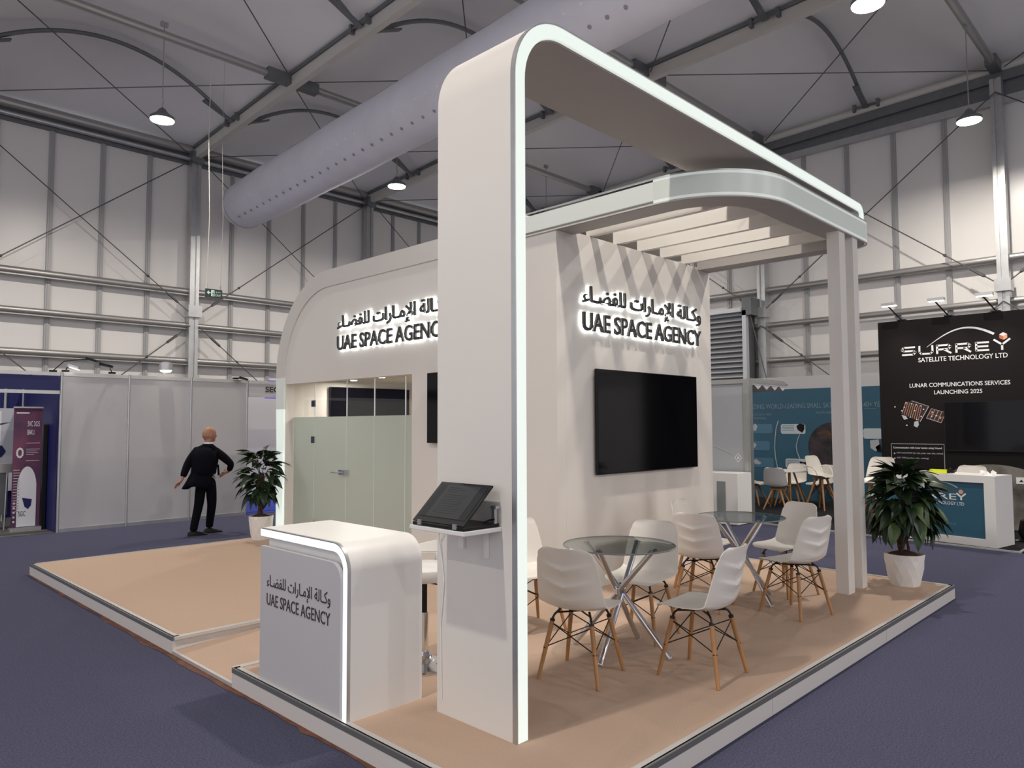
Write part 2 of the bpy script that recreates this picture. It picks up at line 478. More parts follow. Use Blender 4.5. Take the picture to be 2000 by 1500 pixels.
for y in (15.55, 10.55, 5.55, 0.55, -4.4):
    for a, b in zip(FR[2:], FR[3:]):
        pts = [(a+0.25+(b-a-0.5)*i/24, y, zr(y)+0.08+0.86*(1-(2*i/24-1)**2)) for i in range(25)]
        MB().tube(pts, 0.042, 8).build('arch_tube', 'dark_aluminium', ce, True)
        for xx, s in ((a, 1), (b, -1)):
            MB().box((xx-0.09*0, y-0.28, zr(y)-0.02), (xx+s*0.16, y-0.22, zr(y)+0.14)).box((xx, y+0.22, zr(y)-0.02), (xx+s*0.16, y+0.28, zr(y)+0.14)).tube([(xx+s*0.12, y-0.25, zr(y)+0.06), (xx+s*0.12, y+0.25, zr(y)+0.06)], 0.025, 6).beam((xx+s*0.1, y, zr(y)+0.02), (xx+s*0.75, y, zr(y)+0.3), 0.12, 0.03).build('arch_shoe', 'dark_aluminium', ce)
for a, b in zip(FR[3:], FR[4:]):
    for y0, y1 in ((18, 13.1), (13.1, 8.08), (8.08, 3.08), (3.08, -1.92)):
        za, zb = zr(y0)-0.02, zr(y1)-0.02
        for p, q in (((a+0.1, y0-0.15, za), (b-0.1, y1+0.1, zb)), ((b-0.1, y0-0.15, za), (a+0.1, y1+0.1, zb))):
            MB().tube([p, q], 0.011, 5).build('roof_cable', 'cable_steel', ce)

# ------------------------------------------------------------------ high bay lamps
def make_lamp():
    t = empty('pendant_lamp')
    MB().lathe([(0.02, 0.22), (0.05, 0.2), (0.09, 0.14), (0.13, 0.10), (0.2, 0.05), (0.205, 0.0)], 28).build('housing', 'dark_aluminium', t, True)
    MB().lathe([(0.19, -0.012), (0.12, -0.03), (0.03, -0.035)], 24).build('lens', 'lamp_glow', t, True)
    MB().tube([(0, 0, 0.2), (0, 0, 0.3), (0.02, 0, 0.34), (0, 0, 0.38), (0, 0, 1.72)], 0.009, 6).build('cord', 'girt_metal', t)
    MB().box((-0.06, -0.03, 1.68), (0.06, 0.03, 1.76)).build('hook', 'girt_metal', t)
    ld = bpy.data.lights.new('lamp_light', 'AREA'); ld.shape = 'DISK'; ld.size = 0.2; ld.energy = LAMP_POWER; ld.color = LAMP_COLOR
    ld.spread = math.radians(172)
    lo = bpy.data.objects.new('lamp_light', ld); COL.objects.link(lo); lo.parent = t; lo.location = (0, 0, -0.06)
    return t
lamps = [(4.66, 13.1, 'glowing round pendant lamp over the grey wall panels at the left'),
         (9.70, 13.1, 'small glowing pendant lamp below the fabric duct, nearest to the tall white pillar'),
         (9.65, 3.08, 'large glowing pendant lamp cut off by the top edge, right of the lit arch'),
         (14.72, 3.08, 'glowing round pendant lamp above the black sign wall at the right')]
lamps += [(x, y, 'round pendant lamp of the hall, outside the view') for x, y in ((-0.35, 3.08), (4.66, 3.08), (-5.35, 3.08), (-0.35, 13.1), (14.72, 13.1), (4.66, -6.92), (9.7, -6.92), (-0.35, -6.92), (14.72, -6.92))]
L0 = None
for x, y, lab in lamps:
    t = make_lamp() if L0 is None else copy_tree(L0)
    if L0 is None: L0 = t
    t.location = (x, y, 7.05)
    off = 'outside' in lab
    tag(t, lab, 'lamp', 'pendant lamps outside the view' if off else 'pendant lamps under the ceiling')

# ------------------------------------------------------------------ fabric air duct
DX, DR = 8.0, 0.56
def zd(y): return 7.29 + 0.045*(12-y) - 0.10*math.sin(PI*(17-y)/17*0.9)*0
dt = thing('fabric_duct', 'long pale lilac fabric air duct hanging under the ceiling behind the tall pillar', 'duct', (DX, 17.3, zd(17.3)))
rings = [(17.3, 0.02), (17.28, 0.3), (17.2, 0.46), (17.0, 0.53)] + [(17.0-1.5*i, DR+0.01*(i % 2)) for i in range(1, 20)]
vs = []; fs = []; n = 40
for y, r in rings:
    for k in range(n):
        a = 2*PI*k/n
        vs.append((DX+r*math.cos(a), y, zd(y)+r*math.sin(a)*(1.04 if math.sin(a) > 0 else 1.0)))
for i in range(len(rings)-1):
    for k in range(n):
        fs.append((i*n+k, i*n+(k+1) % n, (i+1)*n+(k+1) % n, (i+1)*n+k))
MB().add(vs, fs).build('sleeve', 'duct_fabric', dt, True)
MB().tube([(DX+(0.5+0.035)*math.cos(a), 16.95, zd(16.95)+(0.5+0.035)*math.sin(a)) for a in [2*PI*k/40 for k in range(41)]], 0.008, 5).build('end_seam', 'duct_seam', dt)
MB().tube([(DX, 17.0, zd(17)+0.75), (DX, -11, zd(-11)+0.75)], 0.008, 5).build('support_wire', 'cable_steel', dt)
hm = MB()
y = 16.6
while y > -3:
    MB().tube([(DX, y, zd(y)+DR*0.95), (DX, y, zd(y)+0.75)], 0.006, 5).build('hanger', 'cable_steel', dt); y -= 0.55
# two rows of small nozzles, one whitish, one with dark rims
def nozzle_mesh():
    return MB().lathe([(0.02, 0), (0.024, 0.006), (0.016, 0.012)], 8).mesh('nozzle', 'duct_hole')
nm = nozzle_mesh()
nm2 = MB().lathe([(0.03, 0), (0.034, 0.008), (0.02, 0.01)], 8).mesh('nozzle', 'duct_seam')
y = 16.5
while y > 3:
    for ang, me in ((200, nm), (232, nm2)):
        a = math.radians(ang)
        d = Vector((math.cos(a), 0, math.sin(a)))
        p = Vector((DX, y, zd(y))) + d*(DR+0.003)
        o = link('nozzle', me, dt, p-WL[dt.name])
        o.rotation_euler = d.to_track_quat('Z', 'Y').to_euler()
    y -= 0.30

# ------------------------------------------------------------------ exit sign on two wires
ex = thing('exit_sign', 'small green exit sign hanging on two wires before the left wall', 'exit sign', (6.02, 13.6, 4.02))
def yx(px): return px
MB().box((5.72, 13.09, 4.02), (6.02, 13.13, 4.18)).build('casing', 'exit_green', ex)
MB().prism([(5.735, 4.11), (5.775, 4.145), (5.775, 4.12), (5.805, 4.12), (5.805, 4.10), (5.775, 4.10), (5.775, 4.075)], lambda a, b: (a, 13.088, b), lambda a, b: (a, 13.086, b)).build('arrow', 'exit_white', ex)
MB().box((5.815, 13.086, 4.05), (5.875, 13.088, 4.16)).build('door_symbol', 'exit_white', ex)
MB().prism([(5.835, 4.055), (5.845, 4.085), (5.835, 4.11), (5.85, 4.125), (5.865, 4.10), (5.855, 4.085), (5.866, 4.055), (5.856, 4.055), (5.848, 4.075), (5.844, 4.055)], lambda a, b: (a, 13.086, b), lambda a, b: (a, 13.0845, b)).box((5.846, 13.0845, 4.13), (5.856, 13.086, 4.145)).build('running_figure', 'exit_green', ex)
text('lettering', 'EXIT', 0.10, 0.035, (5.895, 13.088, 4.055), UX, UZ, -UY, 'exit_white', ex)
text('lettering', '\uFE9D\uFEAD\uFEA8\uFEE3', 0.09, 0.035, (5.90, 13.088, 4.11), UX, UZ, -UY, 'exit_white', ex)
for x, zt in ((5.745, 4.18), (5.995, 4.18)):
    MB().tube([(x, 13.11, zt), (x, 13.11, zt+0.08)], 0.012, 6).tube([(x, 13.11, zt+0.05), (x+0.02, 13.1, 5.5), (x-0.02, 13.1, 7.0), (x, 13.1, 8.5)], 0.006 if x < 5.9 else 0.004, 5).build('wire', 'pale_beam' if x < 5.9 else 'mullion_grey', ex)
ex.location.x -= 0.245; ex.location.z += 0.015

# ================================================================== THE STAND
PX0, PX1, PY0, PY1, PZ = 2.22, 8.24, 2.01, 10.02, 0.12
pf = thing('stand_platform', 'raised exhibition platform covered in tan carpet with white risers and grey edge trim', 'platform', (PX0, PY0, 0))
RY0, RY1, RX = 4.76, 5.77, 3.75     # ramp opening
box('carpet_deck', (PX0+0.02, PY0+0.02, 0.06), (PX1-0.02, RY0, PZ), 'tan_carpet', pf)
box('carpet_deck', (PX0+0.02, RY1, 0.06), (PX1-0.02, PY1-0.02, PZ), 'tan_carpet', pf)
box('carpet_deck', (RX, RY0, 0.06), (PX1-0.02, RY1, PZ), 'tan_carpet', pf)
MB().prism([(PX0, 0.0), (RX, 0.0), (RX, PZ), (PX0, 0.022)], lambda a, b: (a, RY0, b), lambda a, b: (a, RY1, b)).build('ramp', 'tan_carpet', pf)
def riser(a, b, z1=PZ-0.022):
    # split in lengths with a fine joint
    a = Vector(a); b = Vector(b); L = (b-a).length; n = max(1, round(L/2.0)); d = (b-a)/n; nrm = Vector((d.y, -d.x, 0)).normalized()
    for i in range(n):
        p = a+d*i+d.normalized()*0.002; q = a+d*(i+1)-d.normalized()*0.002
        MB().beam((p.x, p.y, z1/2), (q.x, q.y, z1/2), 0.02, z1).build('riser', 'riser_white', pf)
def trim(a, b, inward):
    a = Vector(a); b = Vector(b); i = Vector(inward)
    m = MB().beam((a.x, a.y, PZ-0.008), (b.x, b.y, PZ-0.008), 0.022, 0.03); m.build('edge_strip', 'edge_trim', pf)
    p = a+i*0.022; q = b+i*0.022
    MB().beam((p.x, p.y, PZ+0.0035), (q.x, q.y, PZ+0.0035), 0.04, 0.007).build('edge_lip', 'edge_lip', pf)
for a, b, inw in (((PX0, PY0), (PX0, RY0), (1, 0)), ((PX0, RY1), (PX0, PY1), (1, 0)), ((PX0, PY0), (PX1, PY0), (0, 1)), ((PX1, PY0), (PX1, PY1), (-1, 0)), ((PX0, PY1), (PX1, PY1), (0, -1))):
    A = Vector((a[0], a[1], 0)); B = Vector((b[0], b[1], 0))
    riser(A, B); trim(A, B, (inw[0], inw[1], 0))
# cheeks of the ramp opening
MB().prism([(PX0, 0.024), (PX0, PZ-0.02), (RX, PZ-0.02), (RX, PZ-0.005)], lambda a, b: (a, RY1-0.004, b), lambda a, b: (a, RY1+0.004, b)).build('ramp_cheek', 'riser_white', pf)
MB().prism([(PX0, 0.024), (PX0, PZ-0.02), (RX, PZ-0.02), (RX, PZ-0.005)], lambda a, b: (a, RY0-0.004, b), lambda a, b: (a, RY0+0.004, b)).build('ramp_cheek', 'riser_white', pf)
MB().beam((PX0, RY1, PZ-0.004), (RX, RY1, PZ-0.004), 0.05, 0.022).build('edge_lip', 'edge_lip', pf)
MB().beam((PX0, RY0, PZ-0.004), (RX, RY0, PZ-0.004), 0.05, 0.022).build('edge_lip', 'edge_lip', pf)
MB().box((PX0-0.01, RY0, 0), (PX0+0.012, RY1, 0.026)).build('ramp_nose', 'edge_lip', pf)
# torn red tape showing between riser and hall carpet
vs = []; fs = []
N = 90
for i in range(N+1):
    y = 2.0 + 8.05*i/N
    w = 0.018 + 0.03*random.random()*(0.5+0.5*math.sin(i*0.7)) + (0.02 if 30 < i < 60 else 0)
    vs += [(PX0-0.005, y, 0.003), (PX0-0.012-w, y, 0.0025)]
for i in range(N): fs.append((2*i, 2*i+1, 2*i+3, 2*i+2))
MB().add(vs, fs).build('tape_strip', 'red_tape', pf)

# ------------------------------------------------------------------ lit arch
ar = thing('lit_arch', 'tall white arch with a glowing edge spanning from the front pillar over the canopy', 'arch', (2.735, 2.92, PZ))
X0, ZT, TH = 2.690, 3.965, 0.085
R0 = 0.40
def path(off):
    p = [(X0+off, PZ)]
    p += arc(X0+R0, ZT-R0, R0-off, R0-off, PI, PI/2, 16)
    xe = 7.86
    re = 0.12
    p += arc(xe-re, ZT-re, re-off if re > off else 0.01, re-off if re > off else 0.01, PI/2, 0, 6)
    p.append((xe-off, 3.795))
    return p
MB().ribbon(path(0), path(TH), lambda a, b: (a, 2.632, b), lambda a, b: (a, 3.235, b)).build('slab', 'white_paint', ar, True)
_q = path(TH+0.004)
MB().ribbon(_q[12:17]+[(7.70, ZT-TH-0.004)], path(TH)[12:17]+[(7.70, ZT-TH)], lambda a, b: (a, 2.636, b), lambda a, b: (a, 3.232, b)).build('soffit_shade', 'shaded_frame_paint', ar, True)  # added sheet under the arch, its shade put into the colour
o0, o1 = path(0.006), path(TH-0.004)
segs = [(0, 1), (1, 17), (17, len(o0)-1)]
for a, b in segs:
    MB().ribbon(o0[a:b+1], o1[a:b+1], lambda p, q: (p, 2.613, q), lambda p, q: (p, 2.632, q)).build('light_strip', 'led_bright', ar, True)
MB().ribbon(path(-0.002), path(0.005), lambda p, q: (p, 2.609, q), lambda p, q: (p, 2.640, q)).build('edge_profile', 'aluminium', ar, True)

# ------------------------------------------------------------------ meeting room with canopy
rm = thing('meeting_room', 'white meeting room with a rounded top, glass front and slatted canopy on the platform', 'exhibition booth', (5.19, 2.6, PZ))
WX, WY, BX, BY = 5.19, 4.5, 8.06, 9.80
OY0, OY1, OZ = 6.705, 9.64, 2.305
ZB, ZC = 3.565, 3.79
# front wall with the door opening and elliptical top left corner
ell = arc(8.5, 2.40, 1.24, 1.165, 0, PI/2, 18)       # (y, z)
fw = [(WY, PZ), (OY0, PZ), (OY0, OZ), (OY1, OZ)] + [(min(y, 9.74), z) for y, z in ell if z > OZ] + [(WY, ZB)]
MB().prism(fw, lambda a, b: (WX+0.004, a, b), lambda a, b: (WX+0.124, a, b)).build('front_wall', 'white_paint', rm)
MB().box((WX+0.125, WY+0.0, PZ), (BX, WY+0.1, ZB+0.03)).build('side_wall', 'white_paint', rm)
MB().box((BX-0.1, WY+0.1, PZ), (BX, BY, 2.9)).build('rear_wall', 'white_paint', rm)
MB().box((WX+0.15, BY-0.06, PZ), (BX-0.1, BY, 2.6)).build('side_wall', 'white_paint', rm)
MB().box((WX+0.125, WY+0.1, 2.39), (BX-0.1, BY-0.06, 2.44)).build('room_ceiling', 'white_paint', rm)
MB().box((WX+0.02, OY1, PZ), (WX+0.20, OY1+0.03, OZ)).build('door_jamb', 'white_paint', rm)
# broad band: upright leg, curved corner, long lintel
bo = arc(8.5, 2.40, 1.385, 1.39, 0, PI/2, 20); bi = arc(8.5, 2.40, 1.145, 1.165, 0, PI/2, 20)
def band(i, o, m, name, d=0.16): return MB().ribbon(i, o, lambda a, b: (WX-0.012, a, b), lambda a, b: (WX+d, a, b)).build(name, m, rm, True)
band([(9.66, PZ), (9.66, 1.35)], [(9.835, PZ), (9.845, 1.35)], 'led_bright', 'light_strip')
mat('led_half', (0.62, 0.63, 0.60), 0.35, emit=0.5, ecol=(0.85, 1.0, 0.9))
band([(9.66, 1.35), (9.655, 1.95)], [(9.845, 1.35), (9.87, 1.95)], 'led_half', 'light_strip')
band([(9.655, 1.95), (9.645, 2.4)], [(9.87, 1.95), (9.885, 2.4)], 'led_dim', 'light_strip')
band(bi, bo, 'led_off', 'light_strip')
band([(8.5, ZB), (6.6, ZB), (4.9, ZB)], [(8.5, ZC), (6.6, ZC), (4.9, ZC)], 'led_off', 'light_strip')
MB().ribbon(arc(8.5, 2.40, 1.375, 1.38, 0, PI/2, 20)+[(4.6, ZC-0.012)], arc(8.5, 2.40, 1.39, 1.395, 0, PI/2, 20)+[(4.6, ZC+0.003)], lambda a, b: (WX+0.16, a, b), lambda a, b: (BX-0.02, a, b)).build('roof_shell', 'white_paint', rm, True)
# canopy: glowing fascia with rounded plan corners
RA, RB = 0.80, 0.22
XR = 8.04; YF = 2.60
def plan(off):
    p = [(WX+off, 4.9), (WX+off, 4.2), (WX+off, YF+RA)]
    p += arc(WX+RA, YF+RA, RA-off, RA-off, PI, 1.5*PI, 20)
    p += [(6.6, YF+off)] + arc(XR-RB, YF+RB, max(RB-off, 0.02), max(RB-off, 0.02), 1.5*PI, 2*PI, 10)
    p += [(XR-off if off < RB else XR-off, 4.5)]
    return p
P0, P1, P2 = plan(-0.012), plan(0.012), plan(0.26)
mat('led_edge', (0.55, 0.57, 0.53), 0.32, emit=0.34, ecol=(0.9, 1.0, 0.93))
mat('led_soft', (0.55, 0.57, 0.53), 0.32, emit=0.13, ecol=(0.86, 1.0, 0.90))
for a, b, m in ((0, 2, 'led_dim'), (2, 23, 'led_soft'), (23, 24, 'led_soft'), (24, len(P0)-1, 'led_soft')):
    if b > a: MB().ribbon(P1[a:b+1], P0[a:b+1], lambda x, y: (x, y, ZB+0.036), lambda x, y: (x, y, ZC-0.030)).build('light_fascia', m, rm, True)
for z0, z1 in ((ZB+0.012, ZB+0.036), (ZC-0.030, ZC-0.008)):
    MB().ribbon(P1[2:], P0[2:], lambda x, y: (x, y, z0), lambda x, y: (x, y, z1)).build('light_line', 'led_edge', rm, True)
MB().ribbon(P2, P1, lambda x, y: (x, y, ZB), lambda x, y: (x, y, ZB+0.2)).build('canopy_frame', 'shaded_frame_paint', rm, True)
MB().ribbon(plan(0.0), plan(-0.014), lambda x, y: (x, y, ZC-0.008), lambda x, y: (x, y, ZC+0.004)).build('edge_profile', 'aluminium', rm, True)
MB().ribbon(plan(0.0), plan(-0.014), lambda x, y: (x, y, ZB+0.0), lambda x, y: (x, y, ZB+0.012)).build('edge_profile', 'led_off', rm, True)
for x in (5.715, 6.163, 6.60, 7.05, 7.503, 7.95):
    y1 = WY+0.05
    MB().box((x, YF+0.24, ZB+0.035), (x+0.055, y1, ZC-0.01)).build('slat', 'white_paint', rm)
MB().tube([(6.25, 3.35, ZC), (6.4, 3.25, ZC+0.04), (6.5, 3.2, ZC+0.01)], 0.02, 6).build('roof_fitting', 'chrome', rm)
for x, w, y1 in ((7.137, 0.15, 2.722), (7.49, 0.13, 2.715)):
    MB().box((x, 2.605, PZ), (x+w, y1, ZB+0.01)).build('column', 'white_paint', rm)
# glazing
gx = WX+0.15
ys = [9.64, 9.085, 8.28, 7.655, 7.02, OY0+0.0]
for i, (a, b) in enumerate(zip(ys, ys[1:])):
    isdoor = i == 1
    g = MB().box((gx, b+0.004, PZ+0.01), (gx+0.010, a-0.004, OZ+0.02)).build('door' if isdoor else 'glass_panel', 'glass_clear', rm)
    MB().box((gx-0.003, b+0.004, PZ+0.01), (gx-0.0005, a-0.004, 1.835)).build('frosted_film', 'glass_frosted', g)
    if isdoor:
        z = 1.10
        MB().box((gx-0.03, 8.30, z-0.03), (gx-0.004, 8.42, z+0.03)).build('lock_case', 'chrome', g)
        MB().box((gx-0.03, 8.20, z-0.035), (gx-0.004, 8.275, z+0.035)).build('strike_plate', 'chrome', g)
        MB().tube([(gx-0.03, 8.36, z), (gx-0.075, 8.36, z), (gx-0.078, 8.52, z)], 0.009, 8).build('lever_handle', 'chrome', g)
        for zz in (2.02, 1.52, 0.38):
            MB().box((gx-0.022, 9.045, zz-0.045), (gx-0.004, 9.135, zz+0.045)).build('hinge', 'chrome', g)
        MB().box((gx-0.024, 9.06, 1.985), (gx-0.0225, 9.12, 2.055)).build('door_plate', 'navy_ink', g)
for y in ys[1:-1]:
    MB().box((gx-0.001, y-0.004, PZ), (gx+0.012, y+0.004, OZ)).build('glass_joint', 'frost_edge_glow', rm)
for x, y in ((6.15, 9.35), (6.05, 8.5), (6.6, 7.9), (6.9, 7.1), (6.5, 5.6)):
    d = MB().lathe([(0.05, 0), (0.045, -0.008)], 16, (x, y, 2.39)).build('downlight', 'spot_glow', rm)
    ld = bpy.data.lights.new('downlight', 'AREA'); ld.shape = 'DISK'; ld.size = 0.1; ld.energy = 11; ld.color = (1.0, 0.90, 0.82)
    lo = bpy.data.objects.new('downlight_light', ld); COL.objects.link(lo); lo.location = (x, y, 2.37)

# ------------------------------------------------------------------ halo lit signs
def sign(label, org, U, N, ybase, rootloc, w=2.225):
    t = thing('illuminated_lettering', label, 'sign', rootloc, 0, 'halo lit signs of the stand')
    U = Vector(U); N = Vector(N); org = Vector(org)
    for s, h, dz in ((LATIN, 0.185, 0.0), (ARABIC, 0.230, 0.222)):
        a, f = text_mesh(s, w, h, org+UZ*dz, U, UZ, N, 1.0, bold=0.018)
        front = [(v - N*((v-org).dot(N))) + N*(0.020 + 0.025*((v-org).dot(N))) for v in a]
        for vv, ff in islands(front, f):
            MB().add(vv, ff).build('letter', 'letter_dark', t)
        back = [(v - N*((v-org).dot(N))) + N*(0.017 + 0.001*((v-org).dot(N))) for v in a]
        for vv, ff in islands(back, f):
            MB().add(vv, ff).build('back_light', 'led_halo', t)
    return t
sign('backlit dark two-line sign on the striped side wall above the large screen', (5.545, WY, 2.635), UX, -UY, 0, (6.6, WY, 2.635))
sign('backlit dark two-line sign above the glass door, partly hidden by the pillar', (WX, 8.225, 2.685), -UY, -UX, 0, (WX, 7.1, 2.685))

# ------------------------------------------------------------------ televisions
def tv(label, p0, p1, axis, loc=None, blue=False):
    """axis: 'y-' faces -y, 'x-' faces -x; p0,p1 opposite corners of the screen plane"""
    c = [(p0[i]+p1[i])/2 for i in range(3)]
    t = thing('television', label, 'television', c, 0, 'wall televisions')
    x0, y0, z0 = [min(a, b) for a, b in zip(p0, p1)]; x1, y1, z1 = [max(a, b) for a, b in zip(p0, p1)]
    if axis == 'y-':
        bevel(MB().box((x0, y0, z0), (x1, y0+0.035, z1)).build('case', 'plastic_black', t), 0.003)
        MB().box((x0+0.008, y0-0.002, z0+0.012), (x1-0.008, y0+0.001, z1-0.008)).build('screen', 'tv_black', t)
        MB().box((x0+(x1-x0)*0.3, y0+0.035, z0+0.2), (x1-(x1-x0)*0.3, y0+0.055, z1-0.2)).build('wall_bracket', 'plastic_black', t)
    else:
        bevel(MB().box((x0, y0, z0), (x0+0.035, y1, z1)).build('case', 'plastic_black', t), 0.003)
        MB().box((x0-0.002, y0+0.008, z0+0.012), (x0+0.001, y1-0.008, z1-0.008)).build('screen', 'tv_black', t)
        MB().box((x0+0.035, y0+(y1-y0)*0.3, z0+0.2), (x0+0.055, y1-(y1-y0)*0.3, z1-0.2)).build('wall_bracket', 'plastic_black', t)
    return t
tv('large black television on the wall above the white chairs', (5.735, 4.445, 1.22), (7.62, 4.445, 2.268), 'y-')
tv('black television on the front wall, cut off by the tall pillar', (WX-0.055, 5.14, 1.52), (WX-0.055, 6.36, 2.295), 'x-')
tv('black television inside the meeting room behind the glass', (5.96, 9.685, 1.43), (7.45, 9.685, 2.30), 'y-')

# ------------------------------------------------------------------ reception counter
ct = thing('reception_counter', 'white reception counter with rounded corner, glowing edge and dark two-line lettering', 'counter', (2.5, 3.95, PZ))
def cpath(off):
    r = 0.15
    return [(4.455, 1.068-off)] + arc(3.45+r, 1.068-r, r-off, r-off, PI/2, PI, 12) + [(3.45+off, PZ)]
MB().ribbon(cpath(0), cpath(0.055), lambda a, b: (2.262, a, b), lambda a, b: (2.752, a, b)).build('body', 'white_satin', ct, True)
MB().ribbon(cpath(0.006), cpath(0.05), lambda a, b: (2.245, a, b), lambda a, b: (2.262, a, b)).build('light_strip', 'led_white', ct, True)
MB().ribbon(cpath(0.0), cpath(0.006), lambda a, b: (2.243, a, b), lambda a, b: (2.262, a, b)).build('edge_profile', 'aluminium', ct, True)
fp = [(4.45, PZ), (4.45, 0.955)] + arc(3.525+0.1, 0.955-0.1, 0.1, 0.1, PI/2, PI, 10) + [(3.525, PZ)]
MB().prism(fp, lambda a, b: (2.245, a, b), lambda a, b: (2.27, a, b)).build('front_panel', 'booth_white', ct)
fp2 = [(4.43, PZ), (4.43, 1.01), (3.51, 1.01), (3.51, PZ)]
MB().prism(fp2, lambda a, b: (2.29, a, b), lambda a, b: (2.72, a, b)).build('inner_cabinet', 'white_satin', ct)
for s, h, z in ((LATIN, 0.072, 0.600), (ARABIC, 0.098, 0.690)):
    a, f = text_mesh(s, 0.735, h, (2.245, 4.362, z-0.0), -UY, UZ, -UX, 0.003)
    for vv, ff in islands(a, f):
        MB().add(vv, ff).build('letter', 'letter_brown', ct)

# ------------------------------------------------------------------ wall shelf with laptop on the pillar
sh = thing('wall_shelf', 'small white shelf fixed to the front of the tall pillar under the laptop', 'shelf', (2.69, 2.93, 1.18))
bevel(box('board', (2.425, 2.715, 1.168), (2.689, 3.15, 1.19), 'white_satin', sh), 0.003)
for y, d, zb in ((3.03, 0.035, 1.05), (2.83, 0.02, 1.02)):
    MB().box((2.672, y-d, zb), (2.689, y+d*0.2, 1.168)).box((2.48, y-0.012, 1.155), (2.689, y+0.004, 1.168)).build('bracket', 'white_satin', sh)
MB().tube([(2.66, 3.16, 1.17), (2.67, 3.2, 1.1), (2.685, 3.19, 0.98), (2.685, 3.17, 0.85), (2.686, 3.2, 0.6), (2.686, 3.19, 0.2)], 0.004, 6).build('cable', 'white_satin', sh)
lp = thing('laptop', 'open black laptop standing tent-like on the white pillar shelf', 'laptop', (2.56, 2.93, 1.19))
bevel(box('base', (2.435, 2.73, 1.191), (2.685, 3.135, 1.208), 'plastic_black', lp), 0.003)
hx, hz = 2.437, 1.216
tx, tz = 2.64, 1.405
n = Vector((-(tz-hz), 0, (tx-hx))).normalized(); d = Vector((tx-hx, 0, tz-hz))
def lid(y0, y1, s0, s1, o0, o1, m, name, par):
    vs = []
    for off in (o0, o1):
        for s, y in ((s0, y0), (s0, y1), (s1, y1), (s1, y0)):
            vs.append(Vector((hx, y, hz)) + d*s + n*off)
    return MB().add(vs, [(0,1,2,3),(4,5,6,7),(0,1,5,4),(1,2,6,5),(2,3,7,6),(3,0,4,7)]).build(name, m, par)
ld_ = lid(2.73, 3.135, 0, 1, -0.008, 0.0, 'plastic_black', 'lid', lp)
lid(2.75, 3.115, 0.12, 0.94, 0.0, 0.0012, 'screen_dark', 'screen', ld_)
lid(2.80, 3.06, 0.13, 0.935, 0.0012, 0.002, 'screen_page', 'page', ld_)
for k, (a, b) in enumerate(((2.93, 3.03), (2.90, 3.035), (2.95, 3.03))):
    lid(a, b, 0.86-k*0.05, 0.875-k*0.05, 0.002, 0.0026, 'plastic_black', 'text_line', ld_)
for k in range(9):
    lid(2.85+0.01*(k % 3), 3.03, 0.68-k*0.055, 0.687-k*0.055, 0.002, 0.0026, 'screen_dark', 'text_line', ld_)
for y in (2.79, 3.07):
    MB().box((2.427, y-0.014, 1.196), (2.436, y+0.014, 1.222)).build('hinge', 'aluminium', lp)
MB().tube([(2.60, 2.74, 1.21), (2.63, 2.715, 1.225), (2.655, 2.735, 1.23), (2.64, 2.76, 1.225), (2.61, 2.77, 1.215)], 0.005, 6).build('cable_loop', 'plastic_black', lp)
st = thing('tablet_holder', 'small grey metal holder standing behind the laptop lid', 'holder', (2.665, 2.75, 1.208))
MB().box((2.655, 2.735, 1.208), (2.675, 2.755, 1.30)).box((2.65, 2.72, 1.285), (2.68, 2.76, 1.30)).build('bracket', 'aluminium', st)

# ================================================================== SHELL CHAIRS
PROF = [(0.222, 0.425), (0.213, 0.440), (0.185, 0.447), (0.12, 0.444), (0.04, 0.436), (-0.05, 0.432), (-0.12, 0.437), (-0.165, 0.453), (-0.195, 0.49), (-0.212, 0.54), (-0.226, 0.61), (-0.240, 0.69), (-0.256, 0.77), (-0.272, 0.835)]
HW = [0.165, 0.195, 0.212, 0.224, 0.230, 0.232, 0.232, 0.231, 0.229, 0.226, 0.220, 0.210, 0.190, 0.115]
CURL = [0.0, 0.002, 0.006, 0.012, 0.02, 0.028, 0.036, 0.045, 0.055, 0.055, 0.05, 0.042, 0.034, 0.022]
def cr(P, t):
    n = len(P)-1; x = t*n; i = min(int(x), n-1); u = x-i
    p = [P[max(i-1, 0)], P[i], P[i+1], P[min(i+2, n)]]
    def f(a, b, c, d): return 0.5*((2*b)+(-a+c)*u+(2*a-5*b+4*c-d)*u*u+(-a+3*b-3*c+d)*u**3)
    if isinstance(P[0], tuple): return tuple(f(*[q[k] for q in p]) for k in range(len(P[0])))
    return f(*p)
